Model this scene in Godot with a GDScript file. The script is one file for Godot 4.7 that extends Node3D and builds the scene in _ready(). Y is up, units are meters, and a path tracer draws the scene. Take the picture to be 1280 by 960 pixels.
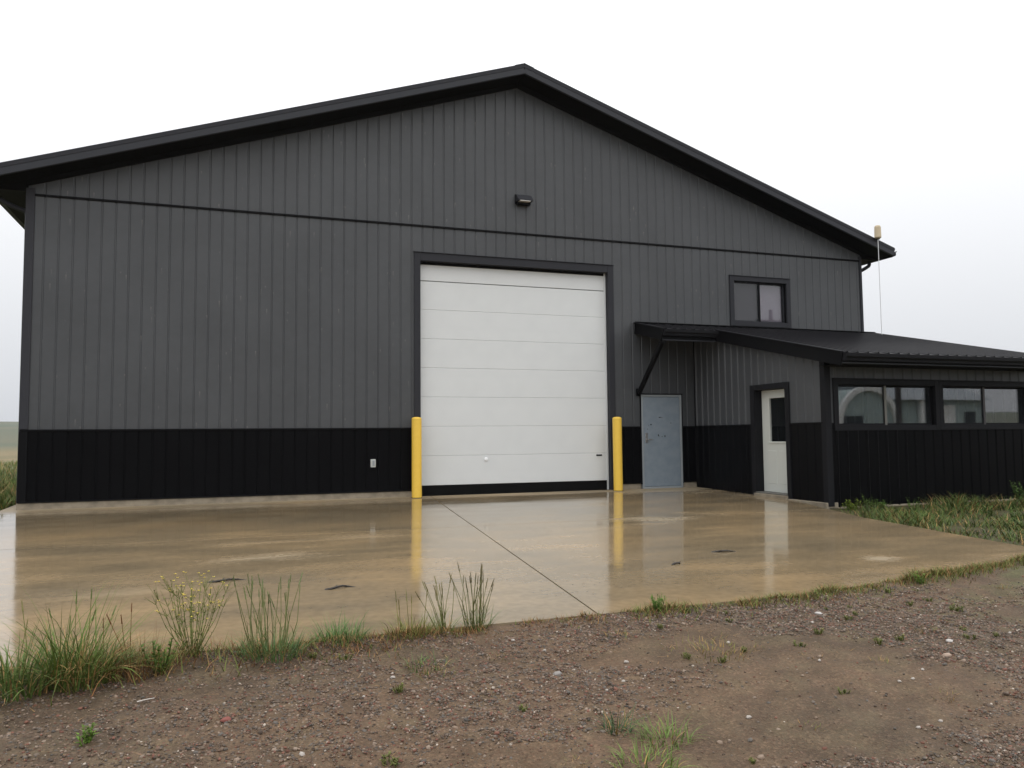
extends Node3D

var rng := RandomNumberGenerator.new()
var taken := {}
var M := {}

# main hall: front wall on z = 0, x to the right, z towards the camera
const XL := -7.16
const XR := 11.46
const RIDGE_X := 2.15
const RIDGE_Y := 9.13
const PITCH := 0.332
const RIB := 0.2302
const EAVE := 0.6
const RAKE := 0.5
const DEEP := -19.0
# lean-to
const SX := 6.468
const FZ := 4.307
const RX := 11.68
const LY := 3.735
const LP := 0.229
const LE := 4.95


# ---------------------------------------------------------------- mesh building
class MB:
	var p := PackedVector3Array()
	var n := PackedVector3Array()
	var u := PackedVector2Array()
	var c := PackedColorArray()
	var tint := Color(1, 1, 1)

	func tri(a: Vector3, b: Vector3, d: Vector3, nn := Vector3.ZERO) -> void:   # counter-clockwise seen from the front
		var m := (b - a).cross(d - a)
		if nn == Vector3.ZERO:
			nn = m.normalized()
		elif m.dot(nn) < 0.0:
			var t := b
			b = d
			d = t
		for q: Vector3 in [a, d, b]:
			p.append(q)
			n.append(nn)
			u.append(Vector2(q.x, -q.y) if absf(nn.z) > 0.7 else (Vector2(q.z, -q.y) if absf(nn.x) > 0.7 else Vector2(q.x, q.z)))
			c.append(tint)

	func quad(a: Vector3, b: Vector3, d: Vector3, e: Vector3, nn := Vector3.ZERO) -> void:
		tri(a, b, d, nn)
		tri(a, d, e, nn)

	func smooth(a: Vector3, b: Vector3, d: Vector3, na: Vector3, nb: Vector3, nd: Vector3) -> void:
		if (b - a).cross(d - a).dot(na + nb + nd) < 0.0:
			var t := b
			b = d
			d = t
			t = nb
			nb = nd
			nd = t
		for k: Array in [[a, na], [d, nd], [b, nb]]:
			p.append(k[0])
			n.append(k[1])
			u.append(Vector2(k[0].x, -k[0].y))
			c.append(tint)

	# a box with chamfered edges, in the frame t
	func box(lo: Vector3, hi: Vector3, ch := 0.004, t := Transform3D.IDENTITY) -> void:
		var mid := (lo + hi) * 0.5
		var h := (hi - lo).abs() * 0.5
		ch = minf(ch, minf(h.x, minf(h.y, h.z)) * 0.6)
		var at := func(s: Vector3, full: int) -> Vector3:
			var q := Vector3.ZERO
			for a in 3:
				q[a] = mid[a] + s[a] * (h[a] - (0.0 if a == full else ch))
			return t * q
		for a in 3:
			var b := (a + 1) % 3
			var d := (a + 2) % 3
			for s: float in [-1.0, 1.0]:
				var v: Array[Vector3] = []
				for k: Array in [[-1, -1], [1, -1], [1, 1], [-1, 1]]:
					var g := Vector3.ZERO
					g[a] = s
					g[b] = k[0]
					g[d] = k[1]
					v.append(at.call(g, a))
				var nn := Vector3.ZERO
				nn[a] = s
				quad(v[0], v[1], v[2], v[3], (t.basis * nn).normalized())
		if ch <= 0.0:
			return
		for a in 3:   # edges along axis a
			var b := (a + 1) % 3
			var d := (a + 2) % 3
			for sb: float in [-1.0, 1.0]:
				for sd: float in [-1.0, 1.0]:
					var g0 := Vector3.ZERO
					g0[a] = -1.0
					g0[b] = sb
					g0[d] = sd
					var g1 := g0
					g1[a] = 1.0
					var nn := Vector3.ZERO
					nn[b] = sb
					nn[d] = sd
					quad(at.call(g0, b), at.call(g1, b), at.call(g1, d), at.call(g0, d), (t.basis * nn).normalized())
		for sx: float in [-1.0, 1.0]:
			for sy: float in [-1.0, 1.0]:
				for sz: float in [-1.0, 1.0]:
					var g := Vector3(sx, sy, sz)
					tri(at.call(g, 0), at.call(g, 1), at.call(g, 2), (t.basis * g).normalized())

	# a beam between two points, w wide (sideways) and d deep (along up)
	func beam(a: Vector3, b: Vector3, w: float, d: float, up := Vector3.UP, ch := 0.004) -> void:
		var z := (b - a).normalized()
		var x := up.cross(z).normalized()
		var y := z.cross(x)
		var l := (b - a).length()
		box(Vector3(-w / 2, -d / 2, 0), Vector3(w / 2, d / 2, l), ch, Transform3D(Basis(x, y, z), a))

	func tube(path: Array, r0: float, r1: float, sides := 8) -> void:
		var rings: Array = []
		var norms: Array = []
		var side := Vector3.RIGHT
		for i in path.size():
			var dir: Vector3 = (path[mini(i + 1, path.size() - 1)] - path[maxi(i - 1, 0)]).normalized()
			var x := dir.cross(Vector3.FORWARD if absf(dir.z) < 0.9 else Vector3.UP).normalized() if i == 0 else (side - dir * side.dot(dir)).normalized()
			side = x
			var y := dir.cross(x)
			var r := lerpf(r0, r1, float(i) / maxf(1.0, path.size() - 1))
			var ring: Array[Vector3] = []
			var nr: Array[Vector3] = []
			for k in sides:
				var a := TAU * k / sides
				nr.append(x * cos(a) + y * sin(a))
				ring.append(path[i] + nr[k] * r)
			rings.append(ring)
			norms.append(nr)
		for i in path.size() - 1:
			for k in sides:
				var j := (k + 1) % sides
				smooth(rings[i][k], rings[i][j], rings[i + 1][j], norms[i][k], norms[i][j], norms[i + 1][j])
				smooth(rings[i][k], rings[i + 1][j], rings[i + 1][k], norms[i][k], norms[i + 1][j], norms[i + 1][k])
		for e: int in [0, path.size() - 1]:
			for k in range(1, sides - 1):
				var out: Vector3 = (path[0] - path[1]) if e == 0 else (path[e] - path[e - 1])
				tri(rings[e][0], rings[e][k], rings[e][k + 1], out.normalized())

	# a profile of (radius, height) turned about the upright through at
	func lathe(at: Vector3, prof: Array, sides := 20) -> void:
		for i in prof.size() - 1:
			var a: Vector2 = prof[i]
			var b: Vector2 = prof[i + 1]
			var sl := Vector2(b.y - a.y, a.x - b.x).normalized()
			for k in sides:
				var t0 := TAU * k / sides
				var t1 := TAU * (k + 1) / sides
				var d0 := Vector3(cos(t0), 0, sin(t0))
				var d1 := Vector3(cos(t1), 0, sin(t1))
				var n0 := (d0 * sl.x + Vector3.UP * sl.y).normalized()
				var n1 := (d1 * sl.x + Vector3.UP * sl.y).normalized()
				var q00 := at + d0 * a.x + Vector3.UP * a.y
				var q01 := at + d1 * a.x + Vector3.UP * a.y
				var q10 := at + d0 * b.x + Vector3.UP * b.y
				var q11 := at + d1 * b.x + Vector3.UP * b.y
				if a.x > 0.0:
					smooth(q00, q01, q11, n0, n1, n1)
				if b.x > 0.0:
					smooth(q00, q11, q10, n0, n1, n0)
				elif a.x > 0.0:
					pass

	# a blade of grass from a, bending over
	func blade(a: Vector3, dir: Vector3, l: float, w: float, bend: float, segs := 3) -> Vector3:
		var sd := dir.cross(Vector3.UP)
		sd = sd.normalized() if sd.length() > 0.01 else Vector3.RIGHT
		var q := a
		var d := dir.normalized()
		var flat := Vector3(dir.x, 0, dir.z)
		flat = flat.normalized() if flat.length() > 0.01 else Vector3.FORWARD
		for i in segs:
			var w0 := w * (1.0 - float(i) / segs)
			var w1 := w * (1.0 - float(i + 1) / segs)
			var e := q + d * l / segs
			var nn := sd.cross(d).normalized()
			if i < segs - 1:
				quad(q - sd * w0 / 2, q + sd * w0 / 2, e + sd * w1 / 2, e - sd * w1 / 2, nn)
			else:
				tri(q - sd * w0 / 2, q + sd * w0 / 2, e, nn)
			q = e
			d = (d + (flat * 0.9 - Vector3.UP * 0.5) * bend / segs).normalized()
		return q

	func mesh() -> ArrayMesh:
		var arr := []
		arr.resize(Mesh.ARRAY_MAX)
		arr[Mesh.ARRAY_VERTEX] = p
		arr[Mesh.ARRAY_NORMAL] = n
		arr[Mesh.ARRAY_TEX_UV] = u
		arr[Mesh.ARRAY_COLOR] = c
		var m := ArrayMesh.new()
		m.add_surface_from_arrays(Mesh.PRIMITIVE_TRIANGLES, arr)
		return m


func obj(called: String, mb: MB, m: Material, parent: Node = self) -> MeshInstance3D:
	var o := MeshInstance3D.new()
	o.name = numbered(called) if parent == self else called
	o.mesh = mb.mesh()
	o.material_override = m
	parent.add_child(o, true)
	return o


func numbered(called: String) -> String:
	var k: int = taken.get(called, 0)
	taken[called] = k + 1
	return called if k == 0 else "%s_%03d" % [called, k]


func thing(called: String, label: String, category: String, at := Vector3.ZERO, group := "") -> Node3D:
	var o := Node3D.new()
	o.name = numbered(called)
	add_child(o)
	o.position = at
	return tag(o, label, category, group)


func tag(o: Node3D, label: String, category: String, group := "") -> Node3D:
	o.set_meta("label", label)
	o.set_meta("category", category)
	if group:
		o.set_meta("group", group)
	return o


func part(called: String, parent: Node) -> Node3D:
	var o := Node3D.new()
	o.name = called
	parent.add_child(o, true)
	return o


func bx(called: String, lo: Vector3, hi: Vector3, m: Material, parent: Node, ch := 0.004) -> MeshInstance3D:
	var mb := MB.new()
	mb.box(lo, hi, ch)
	return obj(called, mb, m, parent)


func lin(r: float, g: float, b: float) -> Color:
	return Color(r, g, b).linear_to_srgb()


func mat(c: Color, rough: float, spec := 0.5, metal := 0.0) -> StandardMaterial3D:
	var m := StandardMaterial3D.new()
	m.albedo_color = c
	m.roughness = rough
	m.metallic_specular = spec
	m.metallic = metal
	return m


func noise(freq: float, kind := FastNoiseLite.TYPE_SIMPLEX_SMOOTH, octaves := 4, sd := 1) -> FastNoiseLite:
	var f := FastNoiseLite.new()
	f.noise_type = kind
	f.frequency = freq
	f.fractal_octaves = octaves
	f.seed = sd
	return f


# ---------------------------------------------------------------- ribbed sheet metal
func rib_profile(u: float, phase: float, pitch: float, tall: float) -> float:
	var d := fposmod(u - phase + pitch / 2, pitch) - pitch / 2
	var a := absf(d)
	if tall < 0.0:   # a pressed groove
		return tall * clampf((0.021 - a) / 0.013, 0.0, 1.0)
	if a < 0.034:
		return tall * clampf((0.034 - a) / 0.02, 0.0, 1.0)
	return 0.0


# a run of sheet from u0 to u1 in the frame t (u, v, out); lo and hi are lines v = a + b|u - k|; holes are [u0, u1, v0, v1]
func sheet(mb: MB, t: Transform3D, u0: float, u1: float, phase: float, lo: float, hi: Callable, holes: Array, tall := 0.019, pitch := RIB) -> void:
	var at: Array[float] = [u0, u1]
	var k := floori((u0 - phase) / pitch) - 1
	while phase + k * pitch < u1 + pitch:
		var r := phase + k * pitch
		for d: float in ([-0.021, -0.008, 0.008, 0.021] if tall < 0.0 else [-0.034, -0.014, 0.014, 0.034]):
			at.append(r + d)
		k += 1
	for h: Array in holes:
		at.append(h[0])
		at.append(h[1])
	at.append(RIDGE_X)
	at.sort()
	var last := u0
	for b in at:
		if b <= last + 1e-4 or b > u1 + 1e-5:
			continue
		var a := last
		last = b
		var mid := (a + b) / 2
		var spans := [[lo, hi.call(a), lo, hi.call(b)]]
		for h: Array in holes:
			if mid < h[0] or mid > h[1]:
				continue
			var keep := []
			for s: Array in spans:
				if h[2] > s[0]:
					keep.append([s[0], minf(h[2], s[1]), s[2], minf(h[2], s[3])])
				if h[3] < maxf(s[1], s[3]):
					keep.append([maxf(s[0], h[3]), maxf(s[1], h[3]), maxf(s[2], h[3]), maxf(s[3], h[3])])
			spans = keep
		var ha := rib_profile(a, phase, pitch, tall)
		var hb := rib_profile(b, phase, pitch, tall)
		for s: Array in spans:
			if s[1] - s[0] < 1e-3 and s[3] - s[2] < 1e-3:
				continue
			mb.quad(t * Vector3(a, s[0], ha), t * Vector3(b, s[2], hb), t * Vector3(b, s[3], hb), t * Vector3(a, s[1], ha))


# sheets of four ribs, each an object of its own under parent
func sheets(called: String, parent: Node, m: Material, t: Transform3D, u0: float, u1: float, phase: float, lo: float, hi: Callable, holes: Array, tall := 0.019) -> void:
	var a := u0
	var edge := phase - 0.02 - floorf((phase - 0.02 - u0) / (RIB * 4)) * RIB * 4
	if edge <= a + 0.02:
		edge += RIB * 4
	while a < u1 - 1e-3:
		var b := minf(edge, u1)
		var mb := MB.new()
		sheet(mb, t, a, b, phase, lo, hi, holes, tall)
		if mb.p.size():
			obj(called, mb, m, parent)
		a = b
		edge += RIB * 4


func flat(y: float) -> Callable:
	return func(_u: float) -> float: return y


# ---------------------------------------------------------------- materials
func painted_sheet(base: Color, rough: float, spec: float, seed_: int, streaks: int, high: float) -> StandardMaterial3D:
	# a wash of grime, rain streaks and a few bird droppings, 16 m wide and 8 m high
	var w := 1536
	var h := 768
	var f := noise(0.006, FastNoiseLite.TYPE_SIMPLEX_SMOOTH, 4, seed_).get_image(w, h)
	var g := noise(0.05, FastNoiseLite.TYPE_SIMPLEX_SMOOTH, 3, seed_ + 7).get_image(w, h)
	f.convert(Image.FORMAT_L8)
	g.convert(Image.FORMAT_L8)
	var a := f.get_data()
	var b := g.get_data()
	var d := PackedByteArray()
	d.resize(w * h * 3)
	var c0 := [base.r8, base.g8, base.b8]
	for i in w * h:
		var k := 1.0 + (a[i] - 128) * 0.0004 + (b[i] - 128) * 0.0002
		for j in 3:
			d[i * 3 + j] = clampi(int(c0[j] * k), 0, 255)
	var im := Image.create_from_data(w, h, false, Image.FORMAT_RGB8, d)
	var r := RandomNumberGenerator.new()
	r.seed = seed_ * 31 + 5
	for s in streaks:
		var x := r.randi_range(2, w - 4)
		var y := r.randi_range(2, h - 30)
		var l := r.randi_range(3, 14)
		var wd := r.randi_range(1, 2)
		for k in l:
			for q in wd:
				var c := im.get_pixel(x + q, y + k)
				im.set_pixel(x + q, y + k, c.lerp(Color(0.62, 0.6, 0.56), high * (1.0 - float(k) / l) * r.randf_range(0.5, 1.0)))
	if high < 0.2:   # dried runs below the band's upper edge
		for k in 26:
			var x := int(fposmod(r.randf_range(-3.08, -1.85) / 16.0, 1.0) * w)
			var l := r.randi_range(8, 32)
			var st := r.randf_range(0.02, 0.1)
			for q in l:
				var py := 640 + q
				im.set_pixel(x, py, im.get_pixel(x, py).lerp(Color(0.5, 0.5, 0.52), st * (1.0 - float(q) / l)))
	var m := mat(Color.WHITE, rough, spec)
	m.albedo_texture = ImageTexture.create_from_image(im)
	m.uv1_scale = Vector3(1.0 / 16.0, 1.0 / 8.0, 1)
	var bump := NoiseTexture2D.new()
	bump.width = 512
	bump.height = 512
	bump.seamless = true
	bump.as_normal_map = true
	bump.bump_strength = 3.0
	bump.noise = noise(0.008, FastNoiseLite.TYPE_SIMPLEX_SMOOTH, 2, seed_ + 3)
	m.normal_enabled = true
	m.normal_texture = bump
	m.normal_scale = 0.05
	return m


func grain(m: StandardMaterial3D, freq: float, strength: float, per_m: float, sd := 4) -> StandardMaterial3D:
	var b := NoiseTexture2D.new()
	b.width = 512
	b.height = 512
	b.seamless = true
	b.as_normal_map = true
	b.bump_strength = 6.0
	b.noise = noise(freq, FastNoiseLite.TYPE_SIMPLEX_SMOOTH, 4, sd)
	m.normal_enabled = true
	m.normal_texture = b
	m.normal_scale = strength
	m.uv1_triplanar = true
	m.uv1_world_triplanar = true
	m.uv1_scale = Vector3.ONE * per_m
	return m


func tone(m: StandardMaterial3D, dark: Color, light: Color, freq: float, sd := 9, kind := FastNoiseLite.TYPE_SIMPLEX_SMOOTH) -> StandardMaterial3D:
	var r := Gradient.new()
	r.set_color(0, dark)
	r.set_color(1, light)
	var b := NoiseTexture2D.new()
	b.width = 512
	b.height = 512
	b.seamless = true
	b.color_ramp = r
	b.noise = noise(freq, kind, 5, sd)
	m.albedo_color = Color.WHITE
	m.albedo_texture = b
	m.uv1_triplanar = true
	m.uv1_world_triplanar = true
	return m


func slab_material() -> StandardMaterial3D:
	# muddy wet concrete, mapped over x -8..8, z -1.5..10.5
	var w := 1280
	var h := 960
	var big := noise(0.004, FastNoiseLite.TYPE_SIMPLEX_SMOOTH, 5, 21).get_image(w, h)
	var mid := noise(0.02, FastNoiseLite.TYPE_SIMPLEX_SMOOTH, 5, 22).get_image(w / 3, h)
	mid.resize(w, h, Image.INTERPOLATE_CUBIC)
	var fine := noise(0.12, FastNoiseLite.TYPE_SIMPLEX_SMOOTH, 3, 23).get_image(w, h)
	for im: Image in [big, mid, fine]:
		im.convert(Image.FORMAT_L8)
	var A := big.get_data()
	var B := mid.get_data()
	var F := fine.get_data()
	var col := PackedByteArray()
	var rgh := PackedByteArray()
	col.resize(w * h * 3)
	rgh.resize(w * h)
	# pale dry scuffs: x, z, half width, half length, strength
	var dry := [[2.5, 4.9, 0.9, 0.5, 0.6], [-3.2, 6.7, 0.55, 0.35, 0.55], [3.0, 9.1, 0.22, 0.2, 0.7], [5.6, 0.5, 1.3, 0.75, 0.9], [-2.9, 5.4, 1.2, 0.25, 0.25], [6.2, 2.2, 0.5, 1.2, 0.5], [-4.6, 8.1, 0.5, 0.25, 0.35]]
	for j in h:
		var z := -1.5 + 12.0 * (j + 0.5) / h
		for i in w:
			var x := -8.0 + 16.0 * (i + 0.5) / w
			var k := j * w + i
			var a := A[k] / 255.0
			var b := B[k] / 255.0
			var f := F[k] / 255.0
			# mud lies thicker towards the front and in the hollows
			var mud := clampf(0.35 + (a - 0.5) * 1.1 + (b - 0.5) * 0.7 + (z - 4.0) * 0.05, 0.0, 1.0)
			var clean := clampf(1.0 - z / 0.35 + (b - 0.5), 0.0, 1.0) * 0.5
			var d := clean
			for s: Array in dry:
				var q := Vector2((x - s[0]) / s[2], (z - s[1]) / s[3]).length()
				if q < 1.6:
					d = maxf(d, s[4] * clampf((1.3 - q + (b - 0.5) * 1.8 + (f - 0.5) * 0.6) * 0.8, 0.0, 1.0))
			var c := Vector3(0.268, 0.208, 0.130).lerp(Vector3(0.318, 0.226, 0.124), mud) * (0.78 + 0.38 * b + 0.3 * (f - 0.5) + 0.22 * (a - 0.5))
			c = c.lerp(Vector3(0.40, 0.34, 0.245), d * 0.62)
			# long dark streaks at left: the black wainscot's reflection painted into the colour
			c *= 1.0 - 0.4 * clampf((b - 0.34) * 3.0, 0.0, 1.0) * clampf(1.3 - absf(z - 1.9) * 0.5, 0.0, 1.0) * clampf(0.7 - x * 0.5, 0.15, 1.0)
			var rough := 0.085 + 0.09 * (b - 0.45) + d * 0.3 + mud * 0.04 + 0.4 * clampf((0.75 - z) * 2.0, 0.0, 1.0)
			var s := Color(c.x, c.y, c.z).linear_to_srgb()
			col[k * 3] = clampi(s.r8, 0, 255)
			col[k * 3 + 1] = clampi(s.g8, 0, 255)
			col[k * 3 + 2] = clampi(s.b8, 0, 255)
			rgh[k] = clampi(int(255.0 * clampf(rough, 0.04, 1.0)), 0, 255)
	var m := mat(Color.WHITE, 1.0, 0.5)
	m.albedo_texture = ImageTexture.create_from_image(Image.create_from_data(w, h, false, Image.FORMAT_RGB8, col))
	m.roughness_texture = ImageTexture.create_from_image(Image.create_from_data(w, h, false, Image.FORMAT_L8, rgh))
	m.roughness_texture_channel = BaseMaterial3D.TEXTURE_CHANNEL_RED
	m.uv1_scale = Vector3(1.0 / 16.0, 1.0 / 12.0, 1)
	m.uv1_offset = Vector3(0.5, 0.125, 0)
	var bump := NoiseTexture2D.new()
	bump.width = 1024
	bump.height = 1024
	bump.seamless = true
	bump.as_normal_map = true
	bump.bump_strength = 2.0
	bump.noise = noise(0.02, FastNoiseLite.TYPE_SIMPLEX_SMOOTH, 3, 31)
	m.normal_enabled = true
	m.normal_texture = bump
	m.normal_scale = 0.03
	return m


func materials() -> void:
	M.grey = painted_sheet(lin(0.063, 0.066, 0.073), 0.4, 0.47, 3, 330, 0.45)
	M.black = painted_sheet(lin(0.004, 0.0042, 0.0048), 0.3, 0.17, 5, 60, 0.12)
	M.trim = grain(mat(lin(0.034, 0.035, 0.041), 0.5, 0.25), 0.03, 0.05, 1.0)
	M.fascia = grain(mat(lin(0.034, 0.036, 0.043), 0.45, 0.35), 0.02, 0.05, 1.0)
	M.corner = grain(mat(lin(0.042, 0.043, 0.05), 0.5, 0.25), 0.03, 0.05, 1.0)
	M.trim_dark = grain(mat(lin(0.015, 0.0152, 0.0175), 0.5, 0.2), 0.03, 0.05, 1.0)
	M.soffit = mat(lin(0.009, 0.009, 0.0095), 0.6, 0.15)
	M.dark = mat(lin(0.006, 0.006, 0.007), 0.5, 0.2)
	M.roof = grain(mat(lin(0.012, 0.0115, 0.0135), 0.36, 0.2), 0.02, 0.05, 1.0)
	M.white = grain(tone(mat(Color.WHITE, 0.5, 0.4), lin(0.688, 0.711, 0.718), lin(0.715, 0.739, 0.744), 0.004, 19), 0.12, 0.15, 1.0)
	M.door_white = grain(mat(lin(0.62, 0.64, 0.60), 0.45, 0.45), 0.1, 0.1, 3.0)
	M.door_grey = tone(mat(Color.WHITE, 0.5, 0.4), lin(0.20, 0.245, 0.29), lin(0.25, 0.295, 0.34), 0.008, 14)
	M.frame_grey = mat(lin(0.29, 0.32, 0.34), 0.5, 0.4)
	M.yellow = tone(mat(Color.WHITE, 0.45, 0.45), lin(0.88, 0.57, 0.075), lin(0.93, 0.62, 0.095), 0.02, 15)
	M.rubber = mat(lin(0.006, 0.006, 0.006), 0.7, 0.2)
	M.steel = mat(lin(0.5, 0.5, 0.5), 0.3, 0.5, 0.9)
	M.alu = mat(lin(0.16, 0.155, 0.14), 0.5, 0.4)
	M.mullion = mat(lin(0.06, 0.055, 0.058), 0.5, 0.4)
	M.plastic = mat(lin(0.5, 0.52, 0.5), 0.5, 0.4)
	M.lens = mat(lin(0.6, 0.58, 0.55), 0.2, 0.5)
	M.beige = mat(lin(0.62, 0.52, 0.36), 0.5, 0.4)
	M.pale = mat(lin(0.85, 0.87, 0.88), 0.45, 0.4)
	M.blind = mat(lin(0.17, 0.15, 0.185), 0.8, 0.2)
	M.screen = mat(lin(0.045, 0.043, 0.05), 0.8, 0.2)
	M.inside = mat(lin(0.03, 0.03, 0.03), 0.9, 0.1)
	M.concrete = grain(tone(mat(Color.WHITE, 0.7, 0.3), lin(0.2, 0.17, 0.13), lin(0.36, 0.31, 0.235), 0.008, 17), 0.06, 0.15, 1.0)
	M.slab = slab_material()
	for k: Array in [["glass", 0.75], ["dull_glass", 0.16], ["upper_glass", 0.41]]:
		var g := mat(Color(0.6, 0.65, 0.68, 0.012), 0.02, k[1])
		g.transparency = BaseMaterial3D.TRANSPARENCY_ALPHA
		M[k[0]] = g
	var lf := mat(Color.WHITE, 0.6, 0.25)
	lf.vertex_color_use_as_albedo = true
	lf.backlight_enabled = true
	lf.backlight = Color(0.35, 0.35, 0.35)
	lf.cull_mode = BaseMaterial3D.CULL_DISABLED
	M.leaf = lf
	var st := mat(Color.WHITE, 0.6, 0.25)
	st.vertex_color_use_as_albedo = true
	M.stone = st


# ---------------------------------------------------------------- ground
func apron_y(z: float) -> float:
	return -0.02 * z


func edge_z(x: float) -> float:   # the apron's front edge
	return 10.3 if x < 1.0 else (10.26 - (x - 1.0) * 0.165 if x < 3.3 else 9.88 - (x - 3.3) * 0.29)


func ground_y(x: float, z: float) -> float:
	var y := -0.02 * clampf(z, -2.0, 20.0) - 0.035
	var ez := edge_z(x)
	if z > ez - 0.02 and z < 20.0:   # soil has washed up against the apron's edge
		y += 0.042 * clampf((z - ez + 0.02) / 0.1, 0.0, 1.0) - 0.03 * clampf((z - ez - 0.25) / 0.6, 0.0, 1.0)
	if z < 9.0:   # under the apron and beside the lean-to the soil lies a little lower
		y -= 0.04 * clampf((9.0 - z) / 3.0, 0.0, 1.0)
	if x < -7.3 and z < 2.0:
		y += 0.04
	var far := Vector2(x, z).length()
	y += (hills.get_noise_2d(x, z) * 0.5) * clampf((far - 25.0) / 100.0, 0.0, 1.0)
	if far > 120.0:
		var r := clampf((far - 150.0) / 900.0, 0.0, 1.0)
		y += r * r * (3.0 - 2.0 * r) * (24.0 + 9.0 * hills.get_noise_2d(x * 0.12 + 400.0, z * 0.12))
	if far < 30.0 and z > 9.6:
		y += 0.026 * bumps.get_noise_2d(x, z) + 0.014 * bumps.get_noise_2d(x * 4.0, z * 4.0) + 0.02 * bumps.get_noise_2d(x * 0.2 + 50.0, z * 0.2)
		# a pair of old tyre ruts curving off to the left
		for o: float in [0.0, 1.65]:
			var line := 11.15 + o + (x + 4.2) * -0.42 + 0.04 * (x + 4.2) * (x + 4.2)
			var q := absf(z - line) / 0.14
			if q < 1.0 and x < -2.4:
				y -= 0.022 * (1.0 - q * q) * clampf((-2.4 - x) / 0.8, 0.0, 1.0)
	return y


var hills := FastNoiseLite.new()
var bumps := FastNoiseLite.new()
var patchy := FastNoiseLite.new()


func far_less(x: float, z: float) -> bool:
	return absf(x) < 30.0 and absf(z) < 30.0


func ground_color(x: float, z: float) -> Color:
	var far := Vector2(x, z).length()
	var p := patchy.get_noise_2d(x, z)
	var q := patchy.get_noise_2d(x * 6.0 + 90.0, z * 6.0)
	var soil := Color(0.13, 0.087, 0.058).lerp(Color(0.094, 0.067, 0.046), clampf(0.5 + p * 1.2, 0.0, 1.0))
	soil = soil.lerp(Color(0.16, 0.13, 0.08), clampf(q * 0.6, 0.0, 0.5))
	if z > 9.5 and far_less(x, z):   # a green bloom on the damp soil at the right
		soil = soil.lerp(Color(0.105, 0.105, 0.05), clampf((x + 0.5) * 0.3, 0.0, 1.0) * clampf(1.2 - (z - 10.3) * 0.6, 0.0, 1.0) * clampf(0.35 + q * 1.5, 0.0, 0.8))
		soil = soil * (1.0 + 0.35 * bumps.get_noise_2d(x * 2.2 + 9.0, z * 2.2))
	var green := Color(0.055, 0.085, 0.03).lerp(Color(0.09, 0.095, 0.035), clampf(0.5 + q, 0.0, 1.0))
	var c := soil
	var bed := x > 5.2 and z < 9.0 and z > -1.0
	var left := x < -7.3 and z < 3.0
	if bed:
		c = (soil * 0.8).lerp(green * 0.8, clampf(0.5 + q * 0.8, 0.0, 0.85))
	elif left or z < -1.0:
		c = green
	if far > 24.0:
		var straw := Color(0.24, 0.19, 0.11).lerp(Color(0.17, 0.15, 0.08), clampf(0.5 + p + q * 0.4, 0.0, 1.0))
		c = c.lerp(straw, clampf((far - 24.0) / 12.0, 0.0, 1.0))
		var hill := Color(0.075, 0.105, 0.07).lerp(Color(0.135, 0.135, 0.09), clampf(0.5 + patchy.get_noise_2d(x * 0.05, z * 0.05) * 1.6, 0.0, 1.0))
		c = c.lerp(hill, clampf((far - 130.0) / 60.0, 0.0, 1.0))
	return c


func grid_line(lo: float, hi: float, step: float, reach: float) -> Array[float]:
	var out: Array[float] = []
	var a := lo
	while a < hi + 1e-4:
		out.append(a)
		a += step
	var s := step
	var e := out[-1]
	while e < reach:
		s *= 1.28
		e += s
		out.append(e)
	s = step
	e = out[0]
	while e > -reach:
		s *= 1.28
		e -= s
		out.insert(0, e)
	return out


func build_ground() -> void:
	var xs := grid_line(-7.0, 6.0, 0.07, 2600.0)
	var zs := grid_line(9.8, 14.0, 0.06, 2600.0)
	var mb_v := PackedVector3Array()
	var mb_c := PackedColorArray()
	var idx := PackedInt32Array()
	for z in zs:
		for x in xs:
			mb_v.append(Vector3(x, ground_y(x, z), z))
			var c := ground_color(x, z)
			mb_c.append(Color(c.r / 0.62, c.g / 0.62, c.b / 0.62))
	var w := xs.size()
	for j in zs.size() - 1:
		for i in w - 1:
			var a := j * w + i
			idx.append_array([a, a + 1, a + w, a + 1, a + w + 1, a + w])
	var st := SurfaceTool.new()
	st.begin(Mesh.PRIMITIVE_TRIANGLES)
	for i in mb_v.size():
		st.set_color(mb_c[i])
		st.set_uv(Vector2(mb_v[i].x, mb_v[i].z))
		st.add_vertex(mb_v[i])
	for i in idx:
		st.add_index(i)
	st.generate_normals()
	var m := mat(Color.WHITE, 0.72, 0.35)
	m.vertex_color_use_as_albedo = true
	var r := Gradient.new()
	r.offsets = PackedFloat32Array([0.0, 0.25, 0.5, 0.75, 1.0])
	r.colors = PackedColorArray([lin(0.3, 0.27, 0.24), lin(0.62, 0.56, 0.5), lin(0.5, 0.52, 0.48), lin(0.74, 0.7, 0.64), lin(1.0, 0.97, 0.9)])
	var t := NoiseTexture2D.new()
	t.width = 1024
	t.height = 1024
	t.seamless = true
	t.color_ramp = r
	var f := noise(0.09, FastNoiseLite.TYPE_CELLULAR, 2, 41)
	f.cellular_return_type = FastNoiseLite.RETURN_CELL_VALUE
	t.noise = f
	m.albedo_texture = t
	var nt := NoiseTexture2D.new()
	nt.width = 1024
	nt.height = 1024
	nt.seamless = true
	nt.as_normal_map = true
	nt.bump_strength = 5.0
	var nf := noise(0.09, FastNoiseLite.TYPE_CELLULAR, 2, 41)
	nf.cellular_return_type = FastNoiseLite.RETURN_DISTANCE
	nt.noise = nf
	m.normal_enabled = true
	m.normal_texture = nt
	m.normal_scale = 1.0
	m.uv1_scale = Vector3(0.8, 0.8, 0.8)
	var o := MeshInstance3D.new()
	o.name = "ground"
	o.mesh = st.commit()
	o.material_override = m
	o.set_meta("kind", "structure")
	add_child(o)


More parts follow.
